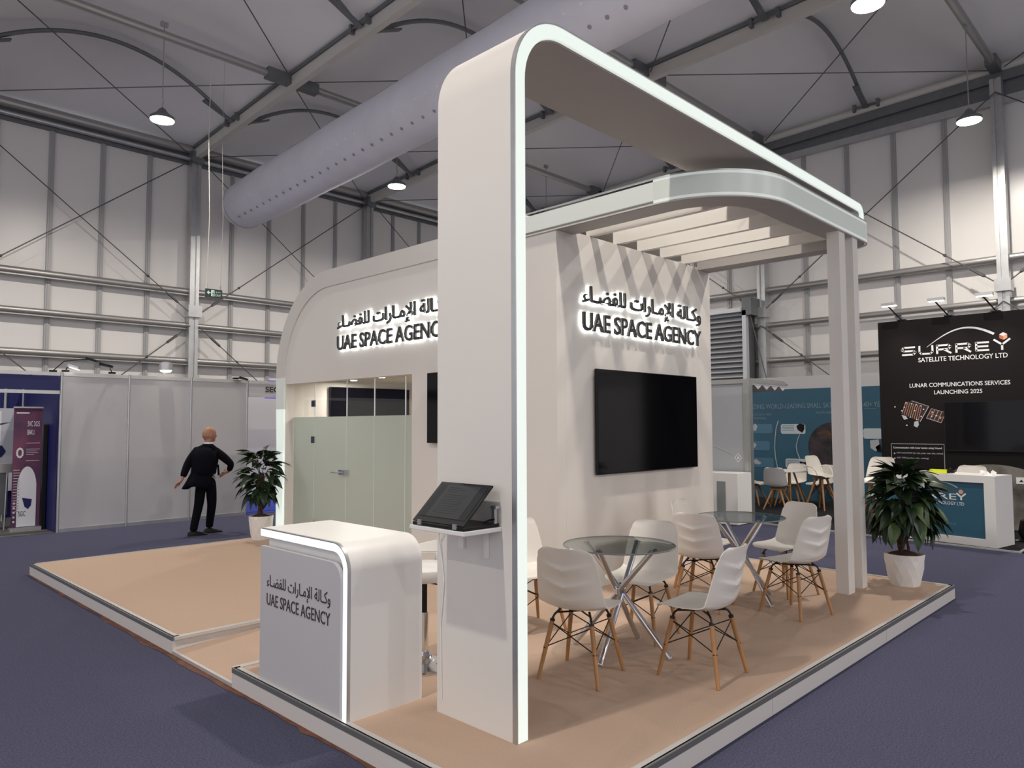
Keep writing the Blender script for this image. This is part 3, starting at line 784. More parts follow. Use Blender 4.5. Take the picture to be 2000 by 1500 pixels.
def shell_mesh(name, m, ribs=True, z0=0.0, ws=1.0, curl=1.0):
    NU, NV = (112, 24) if ribs else (44, 12)
    mb = MB(); A = []; B = []
    for i in range(NU+1):
        t = i/NU
        x, z = cr(PROF, t); w = cr(HW, t)*ws; c = cr(CURL, t)*curl
        if t > 0.925:       # rounded top corners
            k = (t-0.925)/0.075; w = 0.190*ws*(1-0.42*k**2.4)
        e = 1e-3
        x2, z2 = cr(PROF, min(t+e, 1)); x1, z1 = cr(PROF, max(t-e, 0))
        tx, tz = x2-x1, z2-z1; L = math.hypot(tx, tz); nx, nz = -tz/L, tx/L
        nx, nz = (-nx, -nz) if nz < 0 or (t > 0.6 and nx < 0) else (nx, nz)   # concave side: up, then forward
        for j in range(NV+1):
            v = 2*j/NV-1
            off = c*abs(v)**2.2
            px, pz = x+nx*off, z+nz*off; py = w*v
            A.append((px+nx*0.003, py, pz+nz*0.003+z0))
            h = 0.0
            if ribs and t > 0.6:
                for zc, hm in ((0.705, 0.021), (0.600, 0.021), (0.505, 0.005)):
                    d = z-(zc+0.045*abs(v)); fall = max(0.0, 1-abs(v)/0.86)**0.8
                    if 0 <= d < 0.016: h = max(h, hm*fall*(1-d/0.016))
                    elif -0.055 < d < 0: h = max(h, hm*fall*(1+d/0.055))
            B.append((px-nx*(0.003+h), py, pz-nz*(0.003+h)+z0))
    n = NV+1; N = len(A); fs = []
    for i in range(NU):
        for j in range(NV):
            a = i*n+j
            fs.append((a, a+1, a+n+1, a+n)); fs.append((N+a, N+a+n, N+a+n+1, N+a+1))
    for i in range(NU):
        fs.append((i*n, (i+1)*n, N+(i+1)*n, N+i*n)); fs.append((i*n+NV, N+i*n+NV, N+(i+1)*n+NV, (i+1)*n+NV))
    for j in range(NV):
        fs.append((j, N+j, N+j+1, j+1)); q = NU*n+j; fs.append((q, q+1, N+q+1, N+q))
    return mb.add(A+B, fs).mesh(name, m, True)
SHELL = shell_mesh('shell', 'chair_shell')
def leg_pts(sx, sy, H=0.0, s=1.0): return Vector((sx*0.135*s+0.0, sy*0.135*s, 0.365+H)), Vector((sx*0.205*s, sy*0.205*s, 0.0))
def make_chair(name='shell_chair', H=0.0):
    t = empty(name)
    o = link('shell', SHELL, t); o.location = (0, 0, H)
    for sx in (-1, 1):
        for sy in (-1, 1):
            a, b = leg_pts(sx, sy, H)
            MB().tube([b, b+(a-b)*0.5, a], [0.0115, 0.0145, 0.015], 12).build('leg', 'beech', t, True)
            MB().tube([a+(b-a)*0.08, a+(a-b)*0.03, (sx*0.125, sy*0.125, 0.395+H), (sx*0.09, sy*0.10, 0.425+H)], 0.0075, 6).tube([a+(b-a)*0.03, a+(a-b)*0.01], 0.017, 8).build('leg_bracket', 'brace_black', t)
    cs = [(-1, -1), (1, -1), (1, 1), (-1, 1)]
    for i in range(4):
        (ax, ay), (bx, by) = cs[i], cs[(i+1) % 4]
        at, af = leg_pts(ax, ay, H); bt, bf = leg_pts(bx, by, H)
        A = at+(af-at)*0.06; B = bt+(bf-bt)*0.06; A2 = at+(af-at)*0.46; B2 = bt+(bf-bt)*0.46
        MB().tube([A, B2], 0.0038, 5).tube([B, A2], 0.0038, 5).tube([A2-(A2-B)*0.04, A2+(A2-B)*0.05], 0.007, 6).tube([B2-(B2-A)*0.04, B2+(B2-A)*0.05], 0.007, 6).build('wire_brace', 'brace_black', t)
    MB().tube([(-0.11, -0.11, 0.405+H), (0.11, 0.11, 0.405+H)], 0.006, 5).tube([(-0.11, 0.11, 0.405+H), (0.11, -0.11, 0.405+H)], 0.006, 5).build('seat_frame', 'brace_black', t)
    return t
C0 = make_chair()
chairs = [
 (3.715, 3.030, 14, 'front left white shell chair, ribbed back to the viewer, next to the lit pillar'),
 (4.265, 2.480, 93, 'white shell chair in side view at the near right of the front glass table'),
 (4.72, 3.25, 188, 'white shell chair facing the viewer behind the front glass table, seen through its top'),
 (4.29, 4.02, -106, 'white shell chair mostly hidden by the lit pillar, behind the front table'),
 (5.82, 3.36, 12, 'white shell chair between the two glass tables with its ribbed back to the viewer'),
 (6.50, 3.76, -84, 'white shell chair beside the wall, behind the left edge of the rear glass table'),
 (6.82, 3.07, 163, 'white shell chair at the far right of the rear glass table, turned towards the viewer'),
 (6.16, 2.690, 76, 'rightmost white shell chair with ribbed back, nearest to the twin columns'),
]
for i, (x, y, a, lab) in enumerate(chairs):
    c = C0 if i == 0 else copy_tree(C0)
    c.location = (x, y, PZ); c.rotation_euler = (0, 0, math.radians(a))
    tag(c, lab, 'chair', 'white shell chairs at the glass tables')

# ------------------------------------------------------------------ glass tables
def table(label, x, y, a0):
    t = thing('glass_table', label, 'table', (x, y, PZ), math.radians(a0), 'round glass tables')
    H = 0.75
    prof = [(0.0, H-0.010), (0.392, H-0.010), (0.397, H-0.005), (0.392, H), (0.0, H)]
    me = MB()
    me.lathe([(0.392, H-0.010), (0.396, H-0.005), (0.392, H)], 64)
    link('glass_top', me.mesh('glass_top', 'glass_smoked', False), t)
    link('top_rim', MB().lathe([(0.393, H-0.0105), (0.3985, H-0.005), (0.393, H+0.0005)], 64, cap0=False, cap1=False).mesh('top_rim', 'grey_glass', True), t)
    for k in range(4):
        a = k*PI/2; ca, sa = math.cos(a), math.sin(a)
        off = 0.022
        foot = Vector((0.355*ca, 0.355*sa, 0.012)); top = Vector((-0.27*ca, -0.27*sa, H-0.012))
        side = Vector((-sa, ca, 0))*off
        foot += side; top += side
        link('leg', MB().tube([foot, top], 0.019, 16).mesh('leg', 'chrome', True), t)
        link('foot_cap', MB().tube([foot-(top-foot).normalized()*0.008, foot], 0.0195, 16).mesh('foot_cap', 'edge_lip', True), t)
        link('pad', MB().lathe([(0.024, H-0.018), (0.024, H-0.0105)], 16, (top.x, top.y, 0)).mesh('pad', 'chrome', True), t)
    hz = 0.012 + (H-0.024)*0.355/0.625
    link('hub', MB().lathe([(0.03, hz-0.03), (0.044, hz-0.018), (0.044, hz+0.018), (0.03, hz+0.03)], 16).mesh('hub', 'chrome', True), t)
    return t
table('round smoked glass table on crossed chrome legs, nearest to the lit pillar', 4.268, 3.130, 11)
table('round glass table with crossed chrome legs further back near the twin columns', 6.30, 3.25, -22)

# ------------------------------------------------------------------ bar stool behind the counter
bs = thing('bar_stool', 'white bar stool with chrome base between the counter and the tall pillar', 'stool', (3.13, 3.90, PZ))
cx, cy = 3.13, 3.90
MB().lathe([(0.215, 0.0), (0.215, 0.012), (0.19, 0.025), (0.12, 0.045), (0.06, 0.075), (0.035, 0.12)], 40, (cx, cy, PZ)).build('base', 'chrome', bs, True)
MB().lathe([(0.028, 0.1), (0.028, 0.42)], 16, (cx, cy, PZ)).build('column', 'chrome', bs, True)
MB().lathe([(0.020, 0.42), (0.020, 0.68)], 16, (cx, cy, PZ)).build('gas_lift', 'plastic_black', bs, True)
MB().lathe([(0.10, 0.665), (0.17, 0.68), (0.20, 0.70), (0.212, 0.74), (0.205, 0.775), (0.18, 0.79), (0.05, 0.785)], 36, (cx, cy, PZ)).build('seat', 'white_satin', bs, True)
MB().tube([(cx, cy, PZ+0.655), (cx+0.02, cy-0.12, PZ+0.65), (cx+0.03, cy-0.19, PZ+0.645)], 0.006, 6).tube([(cx+0.02, cy-0.13, PZ+0.648), (cx+0.03, cy-0.195, PZ+0.635)], 0.013, 8).build('lever', 'plastic_black', bs)
b0 = [(cx+0.235*math.cos(t), cy+0.235*math.sin(t)) for t in [math.radians(-75+10*i) for i in range(16)]]
vs = []; fs = []
for i, (x, y) in enumerate(b0):
    k = 1-abs(i-7.5)/7.5
    zt = PZ+0.865+0.10*k**0.5; zb = PZ+0.85
    for r in (1.0, 0.93):
        vs += [(cx+(x-cx)*r, cy+(y-cy)*r, zb), (cx+(x-cx)*r*1.03, cy+(y-cy)*r*1.03, zt)]
for i in range(15):
    a = 4*i; b = 4*(i+1)
    fs += [(a, b, b+1, a+1), (a+2, a+3, b+3, b+2), (a+1, b+1, b+3, a+3), (a, a+2, b+2, b)]
fs += [(0, 1, 3, 2), (60, 62, 63, 61)]
MB().add(vs, fs).build('backrest', 'white_satin', bs, True)
MB().tube([(x, y, PZ+0.845) for x, y in b0], 0.011, 8).tube([(cx+0.235*math.cos(0.5), cy+0.235*math.sin(0.5), PZ+0.845), (cx+0.19*math.cos(0.5), cy+0.19*math.sin(0.5), PZ+0.7)], 0.010, 8).tube([(cx+0.235*math.cos(-0.5), cy+0.235*math.sin(-0.5), PZ+0.845), (cx+0.19*math.cos(-0.5), cy+0.19*math.sin(-0.5), PZ+0.7)], 0.010, 8).build('back_rail', 'chrome', bs, True)

# ------------------------------------------------------------------ potted plants
def leaf_mesh(m, droop, fold, w):
    vs = []; fs = []; n = 8
    for i in range(n+1):
        t = i/n
        hw = w*(math.sin(PI*t**0.8)**0.9)*(1-0.25*t) if 0 < t < 1 else 0.002
        x = t; z = -droop*t*t + 0.03*math.sin(3*t)
        for s in (-1, -0.5, 0, 0.5, 1):
            vs.append((x, s*hw, z + abs(s)*hw*fold - (0.012 if s == 0 else 0)))
    for i in range(n):
        for k in range(4):
            a = i*5+k; fs.append((a, a+1, a+6, a+5))
    return MB().add(vs, fs).mesh('leaf', m, True)
LEAVES = [leaf_mesh(m, d, f, w) for m in ('leaf_dark', 'leaf_dark', 'leaf_mid', 'leaf_light') for d, f, w in ((0.28, 0.28, 0.23), (0.45, 0.4, 0.27))]
def plant(label, x, y, style, seed, potr=0.175, poth=0.30):
    rnd = random.Random(seed)
    t = thing('potted_plant', label, 'potted plant', (x, y, PZ), 0, 'potted plants on the platform')
    n = 14; vs = []; fs = []
    lv = [(potr*0.72, 0.0), (potr*0.84, poth*0.28), (potr*0.93, poth*0.56), (potr*0.98, poth*0.82), (potr, poth)]
    for i, (r, z) in enumerate(lv):
        for k in range(n):
            a = 2*PI*(k+0.5*(i % 2))/n; rr = r*(1.0 if (k+i) % 2 else 0.965)
            vs.append((x+rr*math.cos(a), y+rr*math.sin(a), PZ+z))
    for i in range(len(lv)-1):
        for k in range(n):
            k2 = (k+1) % n; a = i*n+k; b = i*n+k2; c = (i+1)*n+k; d = (i+1)*n+k2
            fs += ([(a, b, c), (b, d, c)] if i % 2 == 0 else [(a, b, d), (a, d, c)])
    fs.append(tuple(range(n-1, -1, -1)))
    MB().add(vs, fs).build('pot', 'pot_white', t)
    MB().lathe([(potr*0.93, poth-0.03), (potr*0.6, poth+0.005), (0.03, poth+0.03)], 20, (x, y, PZ)).build('soil', 'soil', t, True)
    for k in range(3 if style == 'tall' else 2):
        a = 2*PI*k/3+0.6; r = 0.045
        pts = []
        for i in range(9):
            zz = poth-0.02+(0.55 if style == 'tall' else 0.62)*i/8
            pts.append((x+r*math.cos(a+i*0.5)*(1-0.35*i/8), y+r*math.sin(a+i*0.5)*(1-0.35*i/8), PZ+zz))
        MB().tube(pts, [0.026-0.001*i for i in range(9)] if k == 0 else [0.013]*9, 8).build('stem', 'bark', t, True)
    N = 210 if style == 'tall' else 150
    for i in range(N):
        h = rnd.random()
        az = rnd.random()*2*PI
        if style == 'tall':      # umbrella shaped crown, leaves hang more towards the bottom
            z = 0.60+0.50*h
            R = 0.235*math.sin(PI*min(1, (1.12-h)*0.62))**0.7+0.02
            r0 = R*rnd.random()**0.5
            pitch = math.radians(-48+72*h+rnd.uniform(-18, 14)); L = rnd.uniform(0.19, 0.27)
            if h > 0.93: pitch = math.radians(rnd.uniform(15, 60)); r0 *= 0.5
        else:
            z = 0.60+0.60*h
            R = 0.20*(1-abs(h-0.5)*0.8)
            r0 = R*rnd.random()**0.5
            pitch = math.radians(-32+60*h+rnd.uniform(-18, 18)); L = rnd.uniform(0.17, 0.27)
        p = Vector((r0*math.cos(az), r0*math.sin(az), z))
        li = rnd.choice([0, 1, 2, 3, 0, 1, 2, 3, 4, 5, 6, 7] if style == 'tall' else [0, 1, 2, 3, 0, 1, 2, 3, 4])
        o = link('leaf', LEAVES[li], t, p)
        o.rotation_euler = (rnd.uniform(-0.5, 0.5), -pitch, az+rnd.uniform(-0.25, 0.25)); o.scale = (L, L*rnd.uniform(0.9, 1.25), L)
    for k in range(12):
        az = 2*PI*k/12*1.7; zz = 0.6+0.05*k
        MB().tube([(x, y, PZ+min(zz, 0.85)-0.06), (x+0.09*math.cos(az), y+0.09*math.sin(az), PZ+zz+0.02), (x+0.18*math.cos(az), y+0.18*math.sin(az), PZ+zz+0.04)], 0.005, 5).build('twig', 'bark', t)
    return t
plant('bushy green potted plant in a faceted white pot on the right platform corner', 7.97, 2.37, 'tall', 3, 0.185, 0.31)
plant('dark potted plant in a white pot at the far left, beside the glowing door frame', 4.95, 9.83, 'bush', 11, 0.17, 0.33)

# ------------------------------------------------------------------ the walking man
MX, MY = 4.90, 11.62
man = thing('person', 'bald person in a dark suit walking past the pale panels, arms swung out', 'person', (MX, MY, 0), math.radians(-22))
def skin(name, nodes, edges, m, parent, root=0, sub=1, loc=None):
    me = bpy.data.meshes.new(name)
    me.from_pydata([n[0] for n in nodes], edges, [])
    o = bpy.data.objects.new(name, me); COL.objects.link(o)
    sm = o.modifiers.new('skin', 'SKIN'); sm.use_smooth_shade = True
    ss = o.modifiers.new('sub', 'SUBSURF'); ss.levels = sub; ss.render_levels = sub
    for i, n in enumerate(nodes):
        r = n[1]; r = r if isinstance(r, tuple) else (r, r)
        me.skin_vertices[0].data[i].radius = r
        me.skin_vertices[0].data[i].use_root = (i == root)
    bpy.context.view_layer.update()
    res = bpy.data.meshes.new_from_object(o.evaluated_get(bpy.context.evaluated_depsgraph_get()))
    bpy.data.objects.remove(o)
    res.name = name; res.materials.clear(); res.materials.append(MATS[m])
    for p in res.polygons: p.use_smooth = True
    return link(name, res, parent)
# local axes: x to the picture's right, y away from the viewer
B = {'pel': (0.02, 0.0, 0.86), 'wst': (0.02, 0.01, 1.02), 'chs': (0.02, 0.02, 1.24), 'nk0': (0.03, 0.01, 1.40), 'nk1': (0.045, 0.02, 1.47),
     'hd': (0.05, 0.03, 1.56), 'ls': (-0.165, 0.03, 1.35), 'le': (-0.265, 0.0, 1.08), 'lw': (-0.335, -0.06, 0.87),
     'rs': (0.185, 0.0, 1.345), 're': (0.385, -0.02, 1.10), 'rw': (0.355, 0.16, 0.975),
     'lh': (-0.055, 0, 0.84), 'lk': (-0.085, 0.02, 0.47), 'la': (-0.155, -0.03, 0.08), 'rh': (0.095, 0.02, 0.84), 'rk': (0.115, 0.10, 0.47), 'ra': (0.085, 0.20, 0.09)}
def V3(k): return Vector(B[k])
nodes = [(B['pel'], (0.07, 0.06)), (B['wst'], (0.08, 0.06)), (B['chs'], (0.11, 0.08)), (B['nk0'], 0.06), (B['nk1'], 0.055), (B['hd'], (0.078, 0.092)), ((0.05, 0.03, 1.635), (0.066, 0.078)),
         ((-0.14, 0.03, 1.31), 0.035), (B['le'], 0.038), (B['lw'], 0.024), ((0.155, 0.0, 1.30), 0.035), (B['re'], 0.038), (B['rw'], 0.024),
         (B['lh'], 0.055), (B['lk'], 0.055), (B['la'], 0.038), (B['rh'], 0.055), (B['rk'], 0.055), (B['ra'], 0.038)]
edges = [(0, 1), (1, 2), (2, 3), (3, 4), (4, 5), (5, 6), (2, 7), (7, 8), (8, 9), (2, 10), (10, 11), (11, 12), (0, 13), (13, 14), (14, 15), (0, 16), (16, 17), (17, 18)]
def hand(w, d, side, thumb):
    w = Vector(w); d = Vector(d).normalized(); side = Vector(side).normalized(); bn = d.cross(side)
    i0 = len(nodes); nodes.append((tuple(w+d*0.045), (0.030, 0.016)))
    for k, (o, L) in enumerate(((-0.030, 0.070), (-0.010, 0.080), (0.010, 0.075), (0.030, 0.058))):
        a = w+d*0.085+side*o; b = a+d*L*0.55+bn*0.008; c = a+d*L+bn*0.028
        j = len(nodes); nodes.extend([(tuple(a), 0.0095), (tuple(b), 0.0085), (tuple(c), 0.007)])
        edges.extend([(i0, j), (j, j+1), (j+1, j+2)])
    j = len(nodes); a = w+d*0.035+side*thumb*0.038; b = a+d*0.03+side*thumb*0.025; c = b+d*0.028+bn*0.01
    nodes.extend([(tuple(a), 0.011), (tuple(b), 0.010), (tuple(c), 0.008)]); edges.extend([(i0, j), (j, j+1), (j+1, j+2)])
    return i0
h = hand(B['lw'], (-0.10, -0.05, -0.09), (0.2, 0.9, -0.5), 1); edges.append((9, h))
h = hand(B['rw'], (-0.28, 0.10, -0.12), (0.1, 0.5, 0.85), 1); edges.append((12, h))
body = skin('body', nodes, edges, 'skin', man, sub=2)
# head details: face turned to the right and away, ears, nose, eyes, mouth, thin hair ring
fd = Vector((0.92, 0.38, -0.06)).normalized(); fs_ = Vector((-0.38, 0.92, 0)).normalized(); hc = Vector((0.055, 0.035, 1.575))
def ell_mesh(c, rx, ry, rz, ax, ay, name, m, par, n=14):
    az = ax.cross(ay); vs = []; fs = []
    for i in range(n+1):
        th = PI*i/n
        for k in range(n*2):
            ph = PI*k/n
            vs.append(c + ax*(rx*math.sin(th)*math.cos(ph)) + ay*(ry*math.sin(th)*math.sin(ph)) + az*(rz*math.cos(th)))
    for i in range(n):
        for k in range(2*n):
            a = i*2*n+k; b = i*2*n+(k+1) % (2*n); fs.append((a, b, b+2*n, a+2*n))
    me = MB().add(vs, fs).mesh(name, m, True)
    return link(name, me, par)
ell_mesh(hc+Vector((0, 0, 0.005)), 0.108, 0.084, 0.122, fd, fs_, 'head', 'skin', man)
ell_mesh(hc+fd*0.062+Vector((0, 0, -0.068)), 0.036, 0.046, 0.042, fd, fs_, 'jaw', 'skin', man)
ell_mesh(hc+fd*0.100+Vector((0, 0, -0.018)), 0.022, 0.014, 0.024, fd, fs_, 'nose', 'skin', man)
for s in (-1, 1):
    ell_mesh(hc+fs_*s*0.084+fd*(-0.008)+Vector((0, 0, -0.012)), 0.020, 0.010, 0.033, fd, fs_, 'ear', 'skin', man)
    ell_mesh(hc+fs_*s*0.032+fd*0.084+Vector((0, 0, 0.012)), 0.010, 0.012, 0.008, fd, fs_, 'eye', 'eye_dark', man)
ell_mesh(hc+fd*0.092+Vector((0, 0, -0.062)), 0.008, 0.022, 0.006, fd, fs_, 'mouth', 'eye_dark', man)
# hair ring low on the back of the head
hr = [hc + fd*(-0.098*math.cos(a)) + fs_*(0.076*math.sin(a)) + Vector((0, 0, -0.030)) for a in [math.radians(-75+10*i) for i in range(16)]]
MBh = MB(); MBh.tube(hr, 0.014, 8)
link('hair', MBh.mesh('hair', 'hair', True), man)
# shirt collar
link('collar', MB().lathe([(0.074, -0.02), (0.066, 0.022), (0.060, 0.022)], 20, (0.045, 0.02, 1.435), cap0=False, cap1=False).mesh('collar', 'shirt', True), man)
# shirt front glimpsed under the open jacket
ell_mesh(Vector((0.155, 0.05, 0.97)), 0.045, 0.06, 0.09, Vector((1, 0, 0)), Vector((0, 1, 0)), 'shirt', 'shirt', man)
link('tie', MB().beam((0.19, 0.0, 1.10), (0.205, 0.0, 0.93), 0.012, 0.03).mesh('tie', 'suit'), man)
# jacket: torso and sleeves, open flared hem
jn = [((-0.03, 0.0, 0.88), (0.20, 0.15)), ((-0.02, 0.0, 1.06), (0.225, 0.155)), ((-0.01, 0.01, 1.22), (0.235, 0.145)), ((0.01, 0.01, 1.335), (0.165, 0.105)), ((0.035, 0.012, 1.412), (0.072, 0.068)),
      ((-0.14, 0.03, 1.315), 0.080), ((-0.21, 0.015, 1.20), 0.072), ((-0.265, 0.0, 1.08), 0.066), ((-0.32, -0.045, 0.91), 0.052),
      ((0.165, 0.0, 1.305), 0.080), ((0.29, -0.01, 1.20), 0.070), ((0.39, -0.02, 1.10), 0.058), ((0.362, 0.125, 0.995), 0.046)]
je = [(0, 1), (1, 2), (2, 3), (3, 4), (2, 5), (5, 6), (6, 7), (7, 8), (2, 9), (9, 10), (10, 11), (11, 12)]
skin('jacket', jn, je, 'suit', man, sub=2)
rows = [(1.432, 0.070, 0.068, 0.04, 0.018), (1.405, 0.105, 0.078, 0.03, 0.012), (1.375, 0.155, 0.090, 0.015, 0.01), (1.33, 0.192, 0.105, 0.005, 0.01), (1.25, 0.208, 0.125, 0.0, 0.01), (1.15, 0.200, 0.138, -0.005, 0.0), (1.05, 0.188, 0.138, -0.012, 0.0), (0.96, 0.185, 0.138, -0.02, 0.0)]
vs = []; fs = []
for z, a, b, ox, oy in rows:
    for k in range(28):
        t = 2*PI*k/28
        ct, st = math.cos(t), math.sin(t)
        vs.append((ox+a*math.copysign(abs(ct)**0.8, ct), oy+b*math.copysign(abs(st)**0.8, st), z))
for i in range(len(rows)-1):
    for k in range(28):
        k2 = (k+1) % 28
        fs.append((i*28+k, i*28+k2, (i+1)*28+k2, (i+1)*28+k))
link('jacket_body', MB().add(vs, fs).mesh('jacket_body', 'suit', True), man)
hem = []
n = 28
rows = [(1.14, 0.150, 0.112, 0.01, 0.0), (0.98, 0.185, 0.14, -0.03, 0.0), (0.86, 0.205, 0.16, -0.07, -0.01), (0.765, 0.225, 0.175, -0.105, -0.02)]
vs = []; fs = []
for z, a, b, ox, oy in rows:
    for k in range(n+1):
        t = math.radians(35) + (2*PI-math.radians(70))*k/n       # open at the front (picture right)
        w = 1+0.05*math.sin(5*t)*(1.06-z)*3
        vs.append((ox+a*w*math.cos(t), oy+b*w*math.sin(t), z+0.03*math.sin(t*2)*(1.06-z)*3-0.02*(math.cos(t) < -0.5)))
for i in range(3):
    for k in range(n):
        a = i*(n+1)+k; fs.append((a, a+1, a+n+2, a+n+1))
o = link('jacket_skirt', MB().add(vs, fs).mesh('jacket_skirt', 'suit', True), man)
sm = o.modifiers.new('s', 'SOLIDIFY'); sm.thickness = 0.008
tn = [((0.02, 0.0, 0.93), (0.128, 0.11)), ((0.02, 0.0, 0.84), (0.138, 0.118)), ((-0.05, 0, 0.76), 0.096), ((-0.080, 0.01, 0.47), 0.074), ((-0.145, -0.02, 0.13), 0.062), ((-0.150, -0.02, 0.06), 0.064),
      ((0.09, 0.02, 0.76), 0.096), ((0.115, 0.09, 0.47), 0.074), ((0.085, 0.19, 0.14), 0.060), ((0.085, 0.20, 0.08), 0.062)]
te = [(0, 1), (1, 2), (2, 3), (3, 4), (4, 5), (1, 6), (6, 7), (7, 8), (8, 9)]
skin('trousers', tn, te, 'suit', man, sub=2)
for (x, y, z, yaw, pit) in ((-0.16, -0.03, 0.0, 12, 0), (0.075, 0.20, 0.0, 18, 0)):
    d = Vector((math.cos(math.radians(yaw)), math.sin(math.radians(yaw)), 0))
    base = Vector((x, y, z))
    vs = []; fs = []; rr = []
    for s, hw, hh in ((-0.07, 0.028, 0.05), (-0.04, 0.036, 0.075), (0.03, 0.038, 0.08), (0.10, 0.044, 0.055), (0.17, 0.043, 0.04), (0.215, 0.022, 0.025)):
        c = base+d*s; sd = Vector((-d.y, d.x, 0))
        rr.append([c-sd*hw, c+sd*hw, c+sd*hw*0.95+UZ*hh*0.55, c+sd*hw*0.4+UZ*hh, c-sd*hw*0.4+UZ*hh, c-sd*hw*0.95+UZ*hh*0.55])
    for r in rr: vs += r
    for i in range(5):
        for k in range(6):
            fs.append((i*6+k, i*6+(k+1) % 6, (i+1)*6+(k+1) % 6, (i+1)*6+k))
    fs += [tuple(range(5, -1, -1)), tuple(30+k for k in range(6))]
    link('shoe', MB().add(vs, fs).mesh('shoe', 'shoe', True), man)
bs.scale = (1, 1, 0.84)

# ================================================================== LEFT: SHELL SCHEME BOOTHS
BYF = 13.62
gf = MB().box((-4, BYF+0.02, 0.0), (3.36, 17.0, 0.006)).build('carpet_patch', 'grey_carpet'); tag(gf, 'grey carpet patch on the floor of the blue booth at the far left', 'carpet')
pw = thing('partition_wall', 'three pale grey exhibition panels between silver posts behind the walking person', 'partition', (4.9, BYF, 0))
xs = [3.37, 4.40, 5.46, 6.53]
for a, b in zip(xs, xs[1:]):
    MB().box((a+0.02, BYF-0.003, 0.06), (b-0.02, BYF+0.012, 2.54)).build('panel', 'booth_white', pw)
    MB().box((a+0.02, BYF-0.015, 2.54), (b-0.02, BYF+0.02, 2.60)).build('top_rail', 'aluminium', pw)
    MB().box((a+0.02, BYF-0.015, 0.0), (b-0.02, BYF+0.02, 0.06)).build('bottom_rail', 'aluminium', pw)
for x in xs:
    MB().lathe([(0.022, 0), (0.022, 2.61)], 8, (x, BYF, 0)).build('post', 'aluminium', pw)
# blue booth at the far left
bb = thing('blue_booth', 'open booth with dark blue walls and silver posts at the left edge', 'exhibition booth', (1.6, BYF, 0))
MB().box((-3.0, BYF-0.01, 2.31), (3.345, BYF+0.01, 2.54)).build('fascia', 'booth_blue', bb)
for z in (2.545, 2.245):
    MB().box((-3.0, BYF-0.018, z), (3.345, BYF+0.02, z+0.055)).build('rail', 'aluminium', bb)
MB().box((3.34, BYF+0.03, 0.0), (3.355, 16.0, 2.5)).build('side_panel', 'booth_blue', bb)
for x0, x1 in ((3.08, 3.33), (2.44, 3.04), (1.44, 2.40), (0.4, 1.40)):
    MB().box((x0, 15.98, 0.06), (x1, 16.0, 2.5)).build('back_panel', 'booth_blue', bb)
MB().box((0.4, 15.96, 0.0), (3.34, 16.0, 0.06)).build('bottom_rail', 'aluminium', bb)
for x in (3.33, 3.06, 2.42, 1.42): MB().lathe([(0.02, 0), (0.02, 2.5)], 8, (x, 15.95, 0)).build('post', 'aluminium', bb)
ps = thing('poster', 'grey and white printed poster on the blue booth wall at the left edge', 'poster', (2.55, 15.5, 0.75))
PYY = 15.93
MB().box((1.9, PYY, 0.55), (3.30, PYY+0.01, 2.05)).build('sheet', 'poster_grey', ps)
for a, b, c, d_, m in ((1.9, 3.0, 1.45, 2.0, 'poster_white'), (3.02, 3.28, 0.55, 1.0, 'poster_white')):
    MB().box((a, PYY-0.003, c), (b, PYY-0.0005, d_)).build('print_area', m, ps)
MB().prism([(2.3, 1.70), (2.9, 1.76), (3.14, 1.80), (2.95, 1.74), (2.6, 1.68)], lambda a, b: (a, PYY-0.006, b), lambda a, b: (a, PYY-0.003, b)).build('swoosh', 'navy_ink', ps)
for k in range(6):
    MB().box((2.4, PYY-0.005, 1.60-0.03*k), (2.95+0.03*(k % 2), PYY-0.003, 1.606-0.03*k)).build('text_line', 'navy_ink', ps)
MB().prism([(2.96+0.12*math.cos(t), 1.27+0.12*math.sin(t)) for t in [PI/3*k for k in range(6)]], lambda a, b: (a, PYY-0.006, b), lambda a, b: (a, PYY-0.001, b)).build('hexagon', 'navy_ink', ps)
MB().prism([(2.4, 1.02), (2.8, 1.01), (3.2, 0.93), (2.8, 0.96)], lambda a, b: (a, PYY-0.006, b), lambda a, b: (a, PYY-0.001, b)).build('swoosh', 'navy_ink', ps)
for k in range(14):
    x = 2.62+0.33*random.random(); z = 0.60+0.38*random.random()
    MB().box((x, PYY-0.005, z), (x+0.05, PYY-0.001, z+0.05+0.04*random.random())).build('picture_detail', random.choice(['banner_maroon', 'black_print', 'bark']), ps)
rb = thing('rollup_banner', 'narrow maroon roll-up banner with white shape and lettering beside the blue booth wall', 'banner', (3.17, 14.2, 0))
x0, x1, yb_ = 2.83, 3.17, 14.2
def RP(a, b, o=0.0): return (a, yb_-o, b)
# banner face
bx0, bx1 = 2.845, 3.245
MB().box((bx0, yb_, 0.06), (bx1, yb_+0.01, 2.02)).build('sheet', 'banner_maroon', rb)
MB().box((bx0-0.01, yb_-0.015, 2.02), (bx1+0.01, yb_+0.025, 2.045)).build('top_rail', 'aluminium', rb)
MB().box((bx0-0.02, yb_-0.06, 0.0), (bx1+0.02, yb_+0.08, 0.07)).build('cassette', 'aluminium', rb)
dome = [(3.01+0.135*math.cos(t), (0.70 if math.sin(t) > 0 else 0.08)+(0.36*math.sin(t) if math.sin(t) > 0 else 0)) for t in [PI*k/16 for k in range(17)]]
dome = [(3.145, 0.08)] + dome + [(2.875, 0.08)]
MB().prism(dome, lambda a, b: (a+0.045, yb_-0.003, b), lambda a, b: (a+0.045, yb_-0.0005, b)).build('white_shape', 'poster_white', rb)
MB().prism([(2.96, 0.55), (3.10, 0.52), (3.09, 0.42), (3.05, 0.36), (3.0, 0.40)], lambda a, b: (a+0.03, yb_-0.005, b), lambda a, b: (a+0.03, yb_-0.003, b)).build('blue_shape', 'booth_blue', rb)
